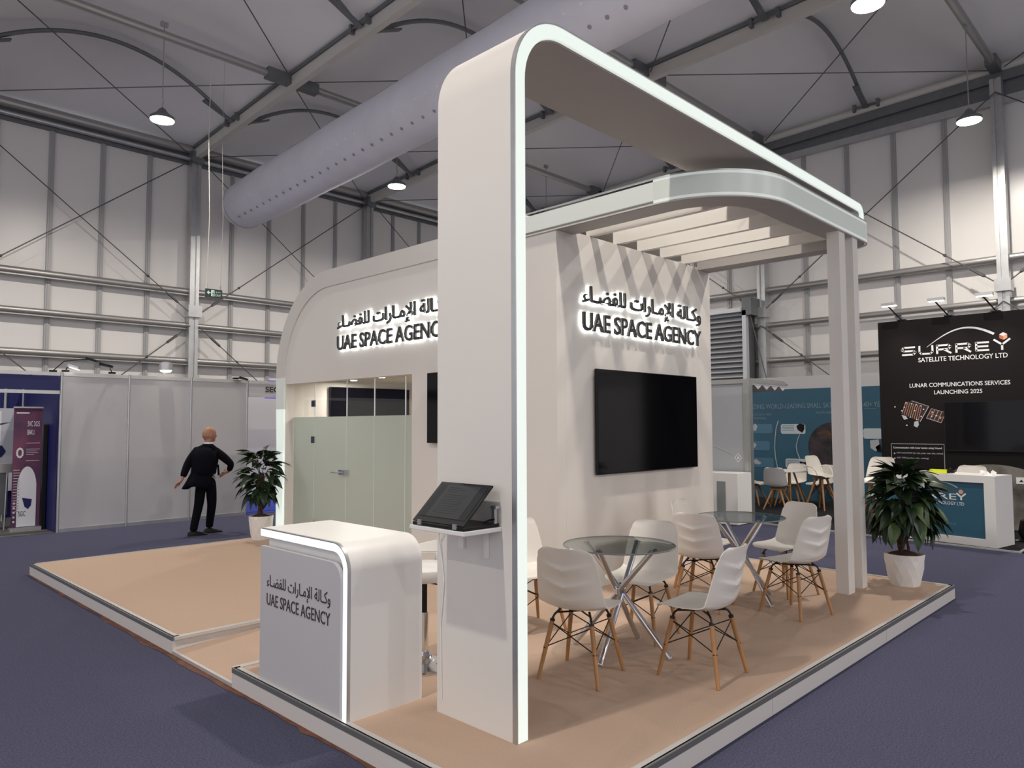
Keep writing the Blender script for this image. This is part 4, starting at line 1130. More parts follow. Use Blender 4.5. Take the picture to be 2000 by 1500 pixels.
text('lettering', 'SVC 2025', 0.17, 0.085, (3.04, yb_-0.002, 1.72), UX, UZ, -UY, 'poster_white', rb)
text('lettering', 'BAKU', 0.10, 0.085, (3.04, yb_-0.002, 1.58), UX, UZ, -UY, 'poster_white', rb)
text('lettering', 'SGC', 0.10, 0.08, (2.945, yb_-0.004, 0.25), UX, UZ, -UY, 'navy_ink', rb)
for k, (a, b, z) in enumerate([(2.88, 3.06, 1.93), (3.03, 3.22, 1.44), (3.03, 3.22, 1.34), (3.03, 3.18, 1.31), (3.03, 3.20, 1.28), (3.03, 3.14, 1.25), (3.03, 3.22, 1.15)] + [(2.86, 2.95, 1.0-0.045*i) for i in range(16)]):
    MB().box((a, yb_-0.003, z), (b, yb_-0.0005, z+(0.02 if k == 0 else 0.007))).build('text_line', 'white_ink', rb)
for k in range(5):
    MB().box((2.87, yb_-0.003, 0.15+0.075*k), (2.895, yb_-0.0005, 0.18+0.075*k)).build('dot', 'white_ink', rb)
for k in range(12):
    a = 2*PI*k/12
    MB().box((2.93+0.04*math.cos(a), yb_-0.003, 1.27+0.07*math.sin(a)), (2.955+0.04*math.cos(a), yb_-0.0005, 1.30+0.07*math.sin(a))).build('globe_mark', 'white_ink', rb)
dk = thing('black_display_board', 'dark tall panel standing between the roll-up banner and the blue side wall', 'panel', (3.29, 14.25, 0))
MB().box((3.265, 14.18, 0.0), (3.325, 14.35, 1.75)).build('board', 'plastic_black', dk)
MB().box((3.255, 14.17, 0.0), (3.33, 14.38, 0.03)).build('foot', 'plastic_black', dk)
es = thing('equipment_stand', 'grey equipment on a stand cut off by the left edge', 'stand', (2.85, 14.75, 0))
MB().box((2.60, 14.6, 0.95), (2.93, 14.95, 1.10)).build('top_unit', 'girt_metal', es)
MB().box((2.66, 14.65, 0.25), (2.88, 14.9, 0.95)).build('body', 'dark_aluminium', es)
MB().tube([(2.86, 14.62, 0.95), (2.84, 14.62, 0.0)], 0.015, 8).tube([(2.68, 14.62, 0.95), (2.62, 14.62, 0.0)], 0.015, 8).build('leg', 'aluminium', es)
# booth with SECU... fascia, partly hidden by the meeting room
sb = thing('white_booth', 'white booth with lettered fascia half hidden by the rounded meeting room wall', 'exhibition booth', (7.5, BYF, 0))
MB().box((6.56, BYF-0.01, 2.33), (9.6, BYF+0.01, 2.54)).build('fascia', 'booth_white', sb)
for z in (2.545, 2.275): MB().box((6.56, BYF-0.018, z), (9.6, BYF+0.02, z+0.055)).build('rail', 'aluminium', sb)
text('lettering', 'SECURITY', 0.80, 0.115, (6.905, BYF-0.012, 2.375), UX, UZ, -UY, 'letter_dark', sb, bold=0.025)
for a, b in ((6.56, 7.6), (7.64, 8.6), (8.64, 9.6)):
    MB().box((a, 15.98, 0.06), (b, 16.0, 2.5)).build('back_panel', 'booth_white', sb)
MB().box((6.56, BYF+0.03, 0.06), (6.575, 16.0, 2.5)).build('side_panel', 'booth_white', sb)
for x, y in ((6.70, 15.95), (9.6, BYF)): MB().lathe([(0.022, 0), (0.022, 2.6)], 8, (x, y, 0)).build('post', 'aluminium', sb)
MB().box((6.9, BYF-0.02, 2.25), (7.9, BYF+0.0, 2.272)).box((6.95, BYF-0.02, 2.60), (7.9, BYF+0.0, 2.615)).build('violet_light', 'purple_glow', sb)
bp_ = MB().box((6.6, BYF+0.03, 0.0), (9.6, 15.96, 0.006)).build('carpet_patch', 'table_blue'); tag(bp_, 'bright blue carpet on the floor of the white booth behind the left plant', 'carpet')
pb = thing('paper_box', 'small white box on the blue carpet behind the left plant', 'box', (6.9, 15.6, 0.007))
bevel(box('carton', (6.80, 15.5, 0.007), (7.10, 15.75, 0.13), 'paper', pb), 0.004)
MB().box((6.79, 15.49, 0.11), (7.11, 15.76, 0.14)).build('lid', 'paper', pb)
# arm spotlights on the booth tops
def arm_spot(label, x, z, ax, az, glow, dx=0.1):
    t = thing('arm_spotlight', label, 'spotlight', (x, BYF, z), 0, 'arm spotlights on the left booths')
    MB().box((x-0.05, BYF-0.03, z), (x+0.05, BYF+0.03, z+0.03)).build('clamp', 'plastic_black', t)
    MB().tube([(x, BYF, z+0.02), (x+ax*0.3, BYF-0.05, z+az*0.75), (x+ax, BYF-0.12, z+az)], 0.008, 6).build('arm', 'plastic_black', t)
    MB().beam((x+ax-0.03, BYF-0.12, z+az), (x+ax+dx, BYF-0.20, z+az-0.05), 0.09, 0.05).build('head', 'plastic_black' if not glow else 'aluminium', t)
    MB().beam((x+ax-0.02, BYF-0.16, z+az-0.035), (x+ax+dx, BYF-0.22, z+az-0.075), 0.07, 0.01).build('lamp_glass', 'spot_glow' if glow else 'grey_glass', t)
arm_spot('black arm spotlight reaching highest above the blue booth', 3.24, 2.60, 0.48, 0.24, False)
arm_spot('small lit spotlight clamped on the corner post of the blue booth', 3.42, 2.61, 0.04, 0.10, True)
arm_spot('black arm spotlight above the first grey panel', 4.12, 2.61, -0.2, 0.15, False, 0.15)
arm_spot('small spotlight on the top rail at the right end of the grey panels', 6.30, 2.61, 0.05, 0.03, False)
ct2 = thing('wall_lamp', 'small round glowing lamp above the middle grey panel', 'lamp', (4.98, 13.5, 2.62))
MB().lathe([(0.05, 0.20), (0.11, 0.18), (0.11, 0.05)], 20, (4.98, 13.55, 2.66)).build('shade', 'aluminium', ct2, True)
MB().lathe([(0.10, 0.05), (0.08, 0.02), (0.02, 0.01)], 20, (4.98, 13.55, 2.66)).build('bulb', 'spot_glow', ct2, True)
MB().tube([(4.98, 13.55, 2.86), (4.98, 13.64, 2.80), (4.98, 13.64, 2.60)], 0.008, 5).build('stem', 'girt_metal', ct2)

# ================================================================== RIGHT: DARK SIGN WALL, COUNTER, TEAL WALL
cp = tag(MB().prism([(11.62, 1.6), (11.66, 2.06), (12.10, 6.1), (12.15, 9.0), (16.9, 9.0), (16.9, 1.6)], lambda a, b: (a, b, 0.0), lambda a, b: (a, b, 0.012)).build('black_carpet', 'black_carpet'), 'black booth carpet with a pale edge strip at the right', 'carpet')
MB().beam((11.645, 2.05, 0.01), (12.10, 6.2, 0.01), 0.035, 0.022).build('edge_strip', 'edge_lip', cp)
MB().beam((11.645, 2.05, 0.01), (14.0, 2.02, 0.01), 0.035, 0.022).build('edge_strip', 'edge_lip', cp)
NX = -UX
SX = 13.8
sw = thing('sign_wall', 'tall black sign wall with large silver lettering at the right edge', 'sign wall', (SX+0.1, 2.6, 0))
MB().box((SX, -0.5, 0.012), (SX+0.18, 4.41, 3.50)).build('board', 'black_print', sw)
def ST(name, s, w, h, y, z, m='white_ink', par=None, x=SX): return text(name, s, w, h, (x-0.001, y, z), -UY, UZ, NX, m, par or sw, 0.003, bold=0.012)
# SURREY word mark with arc and cube
wide = [('S', 4.045, 0.245), ('U', 3.77, 0.235), ('R', 3.50, 0.235), ('R', 3.215, 0.235), ('E', 2.93, 0.215)]
def stroke(pts, w, h, closed=False):
    """flat lettering stroke: pts in (y,z)"""
    m = MB()
    for (a, b), (c, d) in zip(pts, pts[1:]):
        m.beam((SX-0.003, a, b), (SX-0.003, c, d), w, 0.006, up=(1, 0, 0))
    return m
def glyph(ch, y, w, z, h, t=0.030, par=None, X=SX, mname='white_ink'):
    y0, y1 = y-0.018, y-w+0.018; zm = z+h*0.5; r = 0.03
    S = {'S': [[(y1, z+h), (y0-r, z+h), (y0, z+h-r), (y0, zm+r*0.6), (y0-r, zm), (y1+r, zm), (y1, zm-r*0.6), (y1, z+r), (y1+r, z), (y0, z)]],
         'U': [[(y0, z+h+t/2), (y0, z+r), (y0-r, z), (y1+r, z), (y1, z+r), (y1, z+h+t/2)]],
         'R': [[(y0, z-t/2), (y0, z+h), (y1+r, z+h), (y1, z+h-r), (y1, zm+r), (y1+r, zm-0.005), (y0, zm-0.005)], [((y0+y1)/2, zm-0.005), (y1-0.01, z-t/2)]],
         'E': [[(y1, z+h), (y0, z+h), (y0, z), (y1, z)], [(y0, zm), (y1+0.01, zm)]],
         'Y': [[(y0+0.03, z+h+0.035), ((y0+y1)/2, zm+0.01), ((y0+y1)/2, z-t/2)], [((y0+y1)/2, zm+0.01), (y1-0.03, z+h+0.035)]]}[ch]
    m = MB()
    for pts in S:
        P = [Vector((X-0.0025, a, b)) for a, b in pts]
        for i in range(len(P)-1):
            d = (P[i+1]-P[i]).normalized()
            m.beam(P[i]-d*t*0.3*(i > 0), P[i+1]+d*t*0.3*(i < len(P)-2), t, 0.005, up=(1, 0, 0))
    return m.build('letter', mname, par or sw)
Z0, HH = 2.895, 0.125
for ch, y, w in wide: glyph(ch, y, w, Z0, HH)
glyph('Y', 2.655, 0.20, Z0, HH)
def swoosh(pts, wmax, par, X, m='white_ink'):
    n = len(pts); vs = []; fs = []
    for i, (y, z) in enumerate(pts):
        a = pts[max(i-1, 0)]; b = pts[min(i+1, n-1)]
        dy, dz = b[0]-a[0], b[1]-a[1]; L = math.hypot(dy, dz); ny, nz = -dz/L, dy/L
        w = wmax*(0.12+0.88*(i/(n-1))**0.8)/2
        for x in (X-0.001, X-0.004):
            vs += [(x, y+ny*w, z+nz*w), (x, y-ny*w, z-nz*w)]
    for i in range(n-1):
        a, b = 4*i, 4*i+4
        fs += [(a, b, b+1, a+1), (a+2, a+3, b+3, b+2), (a, a+2, b+2, b), (a+1, b+1, b+3, a+3)]
    fs += [(0, 1, 3, 2), (b, b+2, b+3, b+1)]
    return MB().add(vs, fs).build('arc_mark', m, par)
arcp = [(3.64-0.0+(-0.98)*(i/24), 2.985+0.30*math.sin(PI*(0.02+0.80*(i/24)))) for i in range(25)]
swoosh(arcp, 0.038, sw, SX)
def cube(y, z, r, par, X):
    H = [(y+r*math.sin(PI/3*k), z+r*math.cos(PI/3*k)) for k in range(6)]
    for idx, m in (((5, 0, 1), 'white_ink'), ((1, 2, 3), 'orange_ink'), ((3, 4, 5), 'peach_ink')):
        q = [(y, z)] + [H[k] for k in idx]
        MB().prism(q, lambda a, b: (X-0.001, a, b), lambda a, b: (X-0.005, a, b)).build('cube_face', m, par)
    MB().prism([(y+0.012*math.sin(t), z+0.012*math.cos(t)) for t in (0, 2.09, 4.18)], lambda a, b: (X-0.005, a, b), lambda a, b: (X-0.007, a, b)).build('cube_core', 'pale_ink', par)
cube(2.535, 3.10, 0.062, sw, SX)
ST('lettering', 'SATELLITE TECHNOLOGY LTD', 1.29, 0.078, 3.775, 2.755)
ST('lettering', 'LUNAR COMMUNICATIONS SERVICES', 1.46, 0.070, 3.925, 2.325)
ST('lettering', 'LAUNCHING 2025', 0.70, 0.068, 3.552, 2.20)
# satellite picture
def quad(name, pts, m, par=None, o=0.003, x=SX): return MB().prism(pts, lambda a, b: (x-0.0005, a, b), lambda a, b: (x-o, a, b)).build(name, m, par or sw)
quad('satellite_body', [(4.02, 2.06), (3.90, 2.10), (3.64, 2.00), (3.78, 1.74), (4.05, 1.88)], 'black_detail')
for k in range(9):
    a = k/8
    MB().beam((SX-0.004, 4.0-0.01-0.24*a, 2.09-0.085*a), (SX-0.004, 4.06-0.25*a, 1.88-0.13*a), 0.006, 0.002, up=(1, 0, 0)).build('satellite_line', 'peach_ink', sw)
MB().beam((SX-0.004, 3.64, 2.0), (SX-0.004, 3.78, 1.74), 0.012, 0.002, up=(1, 0, 0)).beam((SX-0.004, 3.90, 2.10), (SX-0.004, 3.64, 2.00), 0.008, 0.002, up=(1, 0, 0)).build('satellite_line', 'pale_ink', sw)
quad('solar_wing', [(3.60, 1.96), (3.39, 1.89), (3.46, 1.72), (3.68, 1.80)], 'black_detail')
for k in range(5):
    a = k/4
    MB().beam((SX-0.004, 3.60-0.21*a, 1.96-0.07*a), (SX-0.004, 3.68-0.22*a, 1.80-0.08*a), 0.008, 0.002, up=(1, 0, 0)).build('satellite_line', 'peach_ink', sw)
MB().beam((SX-0.004, 3.60, 1.96), (SX-0.004, 3.39, 1.89), 0.007, 0.002, up=(1, 0, 0)).beam((SX-0.004, 3.68, 1.80), (SX-0.004, 3.46, 1.72), 0.01, 0.002, up=(1, 0, 0)).beam((SX-0.004, 3.64, 1.88), (SX-0.004, 3.43, 1.81), 0.005, 0.002, up=(1, 0, 0)).build('satellite_line', 'pale_ink', sw)
quad('satellite_foil', [(4.07, 1.86), (4.00, 1.84), (3.97, 1.79), (4.03, 1.775)], 'poster_grey')
quad('satellite_foil', [(3.87, 1.74), (3.81, 1.755), (3.80, 1.69), (3.83, 1.64), (3.88, 1.67)], 'poster_grey')
for (a, b) in ((4.06, 1.93), (4.02, 1.99), (3.99, 2.065), (3.90, 2.05), (3.83, 2.03), (3.72, 1.95), (3.76, 2.01), (3.86, 1.93), (3.76, 1.83), (3.83, 1.78), (3.93, 1.82), (3.59, 1.90), (3.53, 1.84), (3.60, 1.83), (3.47, 1.80), (4.17, 2.0), (3.99, 1.68)):
    quad('satellite_spot', [(a+0.014, b), (a, b+0.012), (a-0.014, b), (a, b-0.012)], 'white_ink', o=0.006)
# text box
bx = [(4.25, 1.36, 3.43, 1.36), (4.25, 1.36, 4.25, 0.9), (3.43, 1.36, 3.43, 0.9)]
for a, b, c, d_ in bx: MB().beam((SX-0.003, a, b), (SX-0.003, c, d_), 0.008, 0.003, up=(1, 0, 0)).build('box_line', 'pale_ink', sw)
ST('lettering', 'Communication with lunar assets using S-band:', 0.76, 0.04, 4.22, 1.27)
ST('lettering', 'ANY LOCATION (far side, polar, near side, orbital)', 0.72, 0.032, 4.17, 1.185, 'pale_ink')
ST('lettering', 'ANY TYPE (surface, relay, orbiting)', 0.50, 0.032, 4.17, 1.10, 'pale_ink')
for z in (1.20, 1.115): quad('bullet', [(4.215, z-0.008), (4.20, z+0.008), (4.185, z-0.008), (4.20, z-0.02)], 'white_ink')
# moon picture on the lower part of the wall
mc = (2.75, -0.35); mr = 1.40
mp = [(mc[0]+mr*math.cos(t), mc[1]+mr*math.sin(t)) for t in [math.radians(15+150*i/40) for i in range(41)]]
mp = [(y, max(z, 0.03)) for y, z in mp]
MB().prism(mp, lambda a, b: (SX-0.0005, a, b), lambda a, b: (SX-0.003, a, b)).build('moon_picture', 'moon_print', sw)
t = thing('television', 'black television on the black sign wall at the right edge', 'television', (SX-0.03, 2.6, 1.65), 0, 'wall televisions')
MB().box((SX-0.05, 1.95, 1.255), (SX-0.006, 3.405, 2.07)).build('case', 'plastic_black', t)
MB().box((SX-0.053, 1.965, 1.275), (SX-0.05, 3.39, 2.055)).build('screen', 'tv_black', t)
# spotlights on the sign wall
for y, lab in ((4.02, 'left'), (3.30, 'middle'), (2.62, 'right')):
    s = thing('arm_spotlight', 'grey arm spotlight on top of the black sign wall, the %s one of three' % lab, 'spotlight', (SX, y, 3.5), 0, 'arm spotlights on the sign wall')
    MB().box((SX-0.02, y-0.06, 3.50), (SX+0.12, y+0.06, 3.52)).build('clamp', 'plastic_black', s)
    MB().tube([(SX+0.05, y, 3.51), (SX-0.1, y+0.02, 3.56), (SX-0.35, y+0.10, 3.72)], 0.012, 6).build('arm', 'plastic_black', s)
    MB().beam((SX-0.36, y+0.20, 3.75), (SX-0.36, y-0.04, 3.75), 0.10, 0.05).build('head', 'aluminium', s)
    MB().beam((SX-0.36, y+0.19, 3.722), (SX-0.36, y-0.03, 3.722), 0.08, 0.01).build('lamp_glass', 'spot_glow', s)
    ld = bpy.data.lights.new('sign_spot', 'SPOT'); ld.energy = 45; ld.spot_size = math.radians(110); ld.spot_blend = 0.9; ld.shadow_soft_size = 0.05; ld.color = (1, 0.93, 0.85)
    lo = bpy.data.objects.new('sign_spot', ld); COL.objects.link(lo); lo.location = (SX-0.38, y, 3.70); lo.rotation_euler = (0, math.radians(8), 0)

# counter of the dark booth
cA = Vector((12.087, 3.976, 0)); cB = Vector((11.784, 2.332, 0)); cu_ = (cB-cA).normalized(); cn = Vector((cu_.y, -cu_.x, 0))
if cn.x > 0: cn = -cn
cL = (cB-cA).length
sc = thing('display_counter', 'white framed counter with a teal lettered front before the black sign wall', 'counter', (12.2, 3.1, 0.012))
def CP(s, d, z): p = cA + cu_*s - cn*d; return (p.x, p.y, z)       # s along, d depth, z up
def cbox(s0, s1, d0, d1, z0, z1):
    vs = [CP(s, d, z) for z in (z0, z1) for s, d in ((s0, d0), (s1, d0), (s1, d1), (s0, d1))]
    return MB().add(vs, [(0,3,2,1),(4,5,6,7),(0,1,5,4),(1,2,6,5),(2,3,7,6),(3,0,4,7)])
T = 0.985
cbox(0, cL, 0, 0.56, T-0.10, T).build('top', 'white_satin', sc)
cbox(0, 0.10, 0, 0.56, 0.012, T-0.10).build('left_cheek', 'white_satin', sc)
cbox(cL-0.14, cL, 0, 0.56, 0.012, T-0.10).build('right_cheek', 'white_satin', sc)
cbox(0.10, cL-0.14, 0, 0.56, 0.012, 0.115).build('bottom', 'white_satin', sc)
cbox(0.10, cL-0.14, 0.03, 0.05, 0.115, T-0.10).build('teal_front', 'teal_print', sc)
def CT(name, s, w, h, so, z, m='white_ink'):
    p = CP(so, 0.030, z); return text(name, s, w, h, p, cu_, UZ, cn, m, sc, 0.002)
CT('lettering', 'SURRE', 0.66, 0.085, 0.50, 0.625); CT('lettering', 'SATELLITE TECHNOLOGY LTD', 0.72, 0.045, 0.54, 0.55)
for a, b, c, d_ in ((1.165, 0.72, 1.225, 0.668), (1.285, 0.72, 1.225, 0.668), (1.225, 0.672, 1.225, 0.625)):
    MB().beam(CP(a, 0.028, b), CP(c, 0.028, d_), 0.022, 0.003, up=cn).build('letter', 'white_ink', sc)
for k in range(12):
    a, b = k/12, (k+1)/12
    f = lambda u: (0.62+0.56*u, 0.70+0.17*math.sin(PI*(0.05+0.75*u)))
    p, q = f(a), f(b)
    MB().beam(CP(p[0], 0.028, p[1]), CP(q[0], 0.028, q[1]), 0.004+0.014*a, 0.003, up=cn).build('arc_mark', 'pale_ink', sc)
qv = [CP(1.225+0.034*math.sin(PI/3*k), 0.027, 0.742+0.034*math.cos(PI/3*k)) for k in range(6)]
MB().add(qv+[tuple(Vector(v)+cn*0.002) for v in qv], [tuple(range(6)), tuple(range(11, 5, -1))]+[(i, (i+1) % 6, 6+(i+1) % 6, 6+i) for i in range(6)]).build('cube_mark', 'peach_ink', sc)
CT('lettering', 'www.sstl.co.uk', 0.22, 0.03, 0.92, 0.27, 'faint_ink')
yg = thing('tape_roller', 'yellow and black handheld device lying on the white framed counter', 'device', CP(0.95, 0.2, T))
p = Vector(CP(0.78, 0.12, T+0.03)); q = Vector(CP(1.02, 0.12, T+0.03)); r = Vector(CP(1.10, 0.12, T+0.035))
MB().beam(p, q, 0.07, 0.05).build('body', 'yellow', yg); MB().beam(q, r, 0.06, 0.045).beam(q+UZ*0.02+(r-q)*0.1, q+UZ*0.055+(r-q)*0.4, 0.02, 0.02).build('handle', 'plastic_black', yg)
cpz = thing('crumpled_paper', 'crumpled white paper lying at the right end of the white framed counter', 'paper', CP(1.5, 0.2, T))
rn = random.Random(5)
m = MB()
for k in range(9):
    c = Vector(CP(1.42+0.022*k, 0.12+0.05*rn.random(), T+0.001)); w = 0.05
    v = [c, c+cu_*w+UZ*0.02*rn.random(), c+cu_*w*rn.random()-cn*w+UZ*0.06*rn.random(), c-cn*0.03+UZ*(0.03+0.05*rn.random())]
    m.add(v, [(0, 1, 2), (0, 2, 3), (0, 3, 1), (1, 3, 2)])
m.build('sheet', 'paper', cpz)

# teal printed wall
TX = 16.3
tw = thing('teal_wall', 'teal printed booth wall with faint lettering and diagrams behind the twin columns', 'printed wall', (TX, 6.2, 0))
MB().box((TX, 3.6, 0.012), (TX+0.1, 8.7, 2.50)).build('print', 'teal_print', tw)
MB().box((TX+0.02, 3.6, 2.50), (TX+0.12, 8.7, 2.78)).build('header', 'booth_white', tw)
K = TX/15.0
def TT(s, w, h, y, z, m='faint_ink'): return text('lettering', s, w, h, (TX-0.001, y, z), -UY, UZ, NX, m, tw, 0.003)
TT('BUILDING WORLD-LEADING SMALL SATELLITES FOR 40+ YEARS', 3.22, 0.11, 8.24, 2.06)
TT('LOW EARTH ORBIT', 0.45, 0.05, 8.02, 1.90); TT('MULTI-ORBIT', 0.40, 0.05, 6.55, 1.93)
def tq(name, y0, z0, y1, z1, m, r=0.03): 
    return MB().prism([(y0, z0+r), (y0-r, z0), (y1+r, z0), (y1, z0+r), (y1, z1-r), (y1+r, z1), (y0-r, z1), (y0, z1-r)], lambda a, b: (TX-0.0005, a, b), lambda a, b: (TX-0.004, a, b)).build(name, m, tw)
def YZ(px, py):   # helper: pixel of the enlarged detail -> point of the teal wall plane
    x = 1390+px*0.21339; y = 730+py*0.21339
    d = _f*1428.5 + _r2*(x-1000) - _u2*(y-750); k = TX/d.x
    return (d.y*k, 1.72+d.z*k)
def tbox(x0, y0, x1, y1, m, name='info_box'):
    a = YZ(x0, y1); b = YZ(x1, y0); z0 = (a[1]+YZ(x1, y1)[1])/2; z1 = (b[1]+YZ(x0, y0)[1])/2
    return tq(name, a[0], z0, b[0], z1, m)
for q in ((365, 460, 555, 545), (365, 615, 530, 700), (365, 768, 568, 855)): tbox(*q, 'teal_box')
for q in ((635, 460, 857, 550), (678, 778, 900, 865), (1390, 500, 1560, 595)): tbox(*q, 'white_box')
def tpoly(name, pts, m, o=0.006):
    P = [YZ(*p) for p in pts]
    return MB().prism(P, lambda a, b: (TX-0.004, a, b), lambda a, b: (TX-o, a, b)).build(name, m, tw)
tpoly('satellite_mark', [(375, 475), (400, 455), (420, 480), (405, 525), (385, 520), (370, 500)], 'pale_ink')
tpoly('satellite_mark', [(368, 640), (390, 630), (412, 650), (385, 690), (365, 695)], 'pale_ink')
tpoly('satellite_mark', [(372, 795), (410, 780), (455, 815), (440, 830), (400, 825)], 'pale_ink')
tpoly('satellite_mark', [(775, 480), (805, 455), (850, 465), (848, 510), (830, 540), (790, 515)], 'black_print')
tpoly('satellite_mark', [(805, 800), (850, 810), (880, 790), (890, 800), (860, 840), (810, 828)], 'black_print')
tpoly('satellite_mark', [(1450, 610), (1530, 600), (1540, 690), (1500, 710), (1455, 680)], 'pale_ink')
tpoly('satellite_mark', [(1500, 670), (1545, 640), (1560, 720), (1520, 715)], 'black_print')
for (a, b) in ((645, 472), (645, 486), (645, 500), (645, 514), (690, 792), (690, 806), (690, 820), (690, 834), (385, 402), (395, 413), (1395, 320)):
    tpoly('text_line', [(a, b), (a+110, b), (a+110, b+4), (a, b+4)], 'faint_ink', 0.007)
def curve(pts):
    P = [Vector((TX-0.005, *YZ(*p))) for p in pts]
    return MB().tube(P, 0.010, 5).build('orbit_line', 'pale_ink', tw)
curve([(610, 430), (590, 500), (580, 600), (578, 680), (585, 770), (605, 865)]); curve([(805, 555), (785, 610), (775, 660), (782, 715), (805, 775)])
ep = [YZ(1100+215*math.cos(t), 660+215*math.sin(t)) for t in [2*PI*k/48 for k in range(48)]]
MB().prism(ep, lambda a, b: (TX-0.0005, a, b), lambda a, b: (TX-0.005, a, b)).build('globe_picture', 'earth_print', tw)
tpoly('globe_land', [(965, 545), (1010, 515), (1070, 520), (1100, 545), (1100, 600), (1080, 590), (1060, 550), (1000, 555)], 'bark', 0.007)

# silver column, frosted panel with logo, cabinet and cornice at the booth corner
fpn = thing('silver_booth_frame', 'silver framed light grey panel and column left of the teal wall', 'booth frame', (12.13, 6.4, 0))
MB().box((12.10, 6.02, 0.0), (12.22, 6.14, 2.50)).box((12.085, 6.055, 0.0), (12.1, 6.105, 2.50)).build('column', 'aluminium', fpn)
MB().box((12.13, 6.15, 0.06), (12.17, 8.2, 2.42)).build('panel', 'silver_panel', fpn)
MB().box((12.10, 6.14, 2.42), (12.20, 8.2, 2.50)).build('top_rail', 'aluminium', fpn)
MB().box((12.10, 6.14, 0.0), (12.20, 8.2, 0.06)).build('bottom_rail', 'aluminium', fpn)
for k in range(3): MB().box((12.22, 6.03+0.035*k, 2.42+0.03*k), (13.7, 6.06+0.035*k, 2.46+0.03*k)).build('cornice_rail', 'aluminium', fpn)
for k in range(4):
    x = 12.35+0.34*k
    MB().prism([(x, 2.40), (x+0.30, 2.40), (x+0.15, 2.32)], lambda a, b: (a, 6.05, b), lambda a, b: (a, 6.9, b)).build('canopy_fold', 'booth_white', fpn)
cz = 1.10; cy_ = 6.27
for k in range(4):
    a = PI/2*k; b = a+PI/2
    MB().beam((12.126, cy_+0.065*math.cos(a), cz+0.075*math.sin(a)), (12.126, cy_+0.065*math.cos(b), cz+0.075*math.sin(b)), 0.010, 0.004, up=(1, 0, 0)).build('diamond_mark', 'white_ink', fpn)
quad('diamond_core', [(cy_+0.03, cz-0.02), (cy_, cz+0.03), (cy_-0.03, cz-0.02)], 'white_ink', fpn, 0.004, 12.13)
pts = [(6.85, 1.31), (6.75, 1.30), (6.62, 1.27), (6.5, 1.22), (6.38, 1.16)]
for a, b in zip(pts, pts[1:]): MB().beam((12.126, *a), (12.126, *b), 0.02, 0.004, up=(1, 0, 0)).build('arc_mark', 'pale_ink', fpn)
cb = thing('white_cabinet', 'white cabinet with a grey window before the silver framed panel', 'cabinet', (11.7, 6.2, 0))
MB().box((11.52, 5.98, 0.0), (12.02, 6.32, 0.86)).build('body', 'white_satin', cb)
MB().box((11.52, 6.32, 0.0), (12.02, 6.95, 0.86)).build('body', 'white_satin', cb)
MB().box((11.512, 6.20, 0.12), (11.52, 6.36, 0.72)).build('window', 'grey_glass', cb)
lv_ = thing('louvred_unit', 'tall metal unit with horizontal bright louvres standing behind the booth corner', 'ventilation unit', (16.7, 8.8, 0))
MB().box((16.62, 8.30, 0.0), (17.05, 9.7, 4.40)).build('body', 'dark_aluminium', lv_)
MB().box((16.50, 8.26, 0.0), (16.64, 8.36, 4.45)).build('side_frame', 'louver_metal', lv_)
MB().box((16.50, 8.12, 4.33), (17.0, 8.36, 4.75)).build('motor_box', 'dark_aluminium', lv_)
MB().box((16.45, 8.36, 4.42), (17.0, 9.7, 4.52)).build('top_bar', 'louver_metal', lv_)
MB().tube([(16.6, 8.2, 4.35), (16.6, 7.75, 2.5)], 0.012, 6).build('stay_wire', 'cable_steel', lv_)
for k in range(26):
    z = 4.33-0.125*k
    MB().prism([(16.50, z), (16.52, z+0.018), (16.60, z+0.085), (16.60, z+0.065)], lambda a, b: (a, 8.36, b), lambda a, b: (a, 9.7, b)).build('louvre', 'louver_metal', lv_)

# furniture of the teal booth
def bucket_chair(label, x, y, a, m, H=0.0, arms=False, sc_=1.0, group='chairs in the teal booth', brace=False):
    t = thing('bucket_chair', label, 'chair', (x, y, 0.012), math.radians(a), group)
    key = 'bucket_'+m
    me = BUCK.get(key) or BUCK.setdefault(key, shell_mesh('shell', m, False, 0.0, 1.02, 1.5))
    o = link('shell', me, t); o.location = (0, 0, H)
    for sx in (-1, 1):
        for sy in (-1, 1):
            A = Vector((sx*0.07, sy*0.07, 0.40+H)); Bv = Vector((sx*0.22, sy*0.22, 0.0))
            link('leg', MB().tube([Bv, A], [0.014, 0.024], 10).mesh('leg', 'beech', True), t)
    link('seat_frame', MB().box((-0.11, -0.11, 0.385+H), (0.11, 0.11, 0.42+H)).mesh('seat_frame', 'beech'), t)
    if arms:
        for sy in (-1, 1):
            link('armrest', MB().tube([(0.10, sy*0.225, 0.45+H), (0.06, sy*0.25, 0.56+H), (0.0, sy*0.255, 0.62+H), (-0.10, sy*0.25, 0.64+H), (-0.22, sy*0.22, 0.62+H)], 0.013, 6).mesh('armrest', m, True), t)
    if brace:
        for s1, s2 in (((-1, -1), (1, -1)), ((1, -1), (1, 1)), ((1, 1), (-1, 1)), ((-1, 1), (-1, -1))):
            f = lambda s, k: Vector((s[0]*(0.07+0.15*k), s[1]*(0.07+0.15*k), (0.40+H)*(1-k)))
            link('wire_brace', MB().tube([f(s1, 0.15), f(s2, 0.6)], 0.005, 5).tube([f(s2, 0.15), f(s1, 0.6)], 0.005, 5).mesh('wire_brace', 'brace_black'), t)
    return t
BUCK = {}
bucket_chair('grey shell chair with wooden legs, back turned, before the round table of the teal booth', 14.22, 6.52, 8, 'grey_shell')
bucket_chair('white shell chair in the teal booth, cut by the silver column', 14.75, 7.28, -90, 'chair_shell')
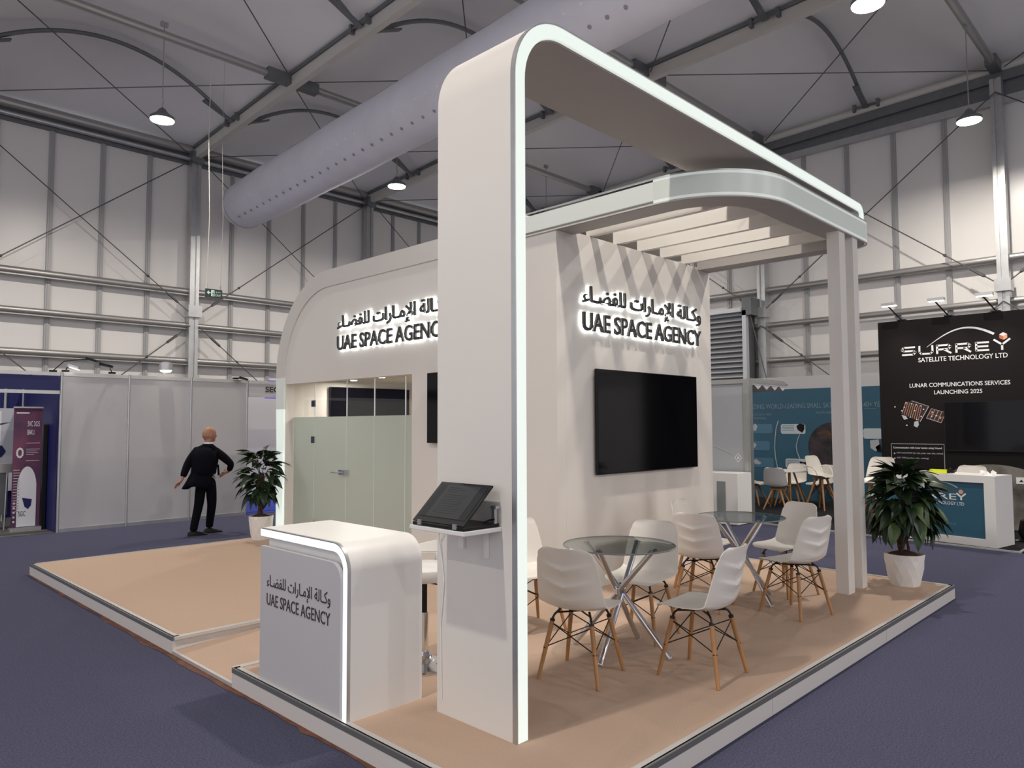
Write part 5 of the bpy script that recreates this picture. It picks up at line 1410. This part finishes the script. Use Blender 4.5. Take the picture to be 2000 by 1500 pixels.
bucket_chair('white shell chair behind the round table of the teal booth, facing the viewer', 15.5, 6.75, 180, 'chair_shell')
bucket_chair('low white shell chair at the right of the teal booth round table', 15.45, 6.15, 150, 'chair_shell')
bucket_chair('tall white armchair on dark wooden legs seen in profile before the teal wall', 14.75, 5.86, -105, 'chair_shell', 0.22, True, brace=True)
bucket_chair('tall white chair between the twin columns and the right plant', 12.95, 4.22, 175, 'chair_shell', 0.30, brace=True, group='tall chairs at the display counter')
bucket_chair('white chair whose rounded back just shows above the white framed counter', 13.05, 2.92, 180, 'chair_shell', 0.20, brace=True, group='tall chairs at the display counter')
rt = thing('round_table', 'small round white table with wooden legs in the teal booth', 'table', (14.85, 6.55, 0.012))
link('table_top', MB().lathe([(0.40, 0.72), (0.405, 0.735), (0.40, 0.745)], 32).mesh('table_top', 'white_satin', True), rt)
for k in range(4):
    a = PI/2*k+0.5
    link('leg', MB().tube([(0.30*math.cos(a), 0.30*math.sin(a), 0), (0.08*math.cos(a), 0.08*math.sin(a), 0.72)], [0.014, 0.022], 8).mesh('leg', 'beech', True), rt)
bk = thing('backdrop_stand', 'small black equipment base at the right edge behind the white framed counter', 'equipment', (12.9, 2.12, 0.012))
MB().lathe([(0.13, 0.05), (0.16, 0.12), (0.13, 0.30), (0.05, 0.33)], 16, (12.75, 2.10, 0.012)).build('housing', 'plastic_black', bk, True)
MB().tube([(12.75, 2.10, 0.06), (12.6, 1.98, 0.015)], 0.02, 6).tube([(12.75, 2.10, 0.06), (12.65, 2.28, 0.015)], 0.02, 6).tube([(12.75, 2.10, 0.06), (12.95, 2.10, 0.015)], 0.02, 6).build('foot', 'plastic_black', bk)
cn_ = thing('info_tag', 'small white tag with a dark mark on the moon picture at the right', 'tag', (SX-0.01, 2.37, 0.82))
MB().box((SX-0.012, 2.30, 0.76), (SX-0.006, 2.44, 0.86)).build('card', 'paper', cn_)
quad('mark', [(2.40, 0.79), (2.37, 0.83), (2.345, 0.79)], 'letter_dark', cn_, 0.015, SX-0.0)
for _o in (fpn, cb, lv_): _o.location.z += 0.0125
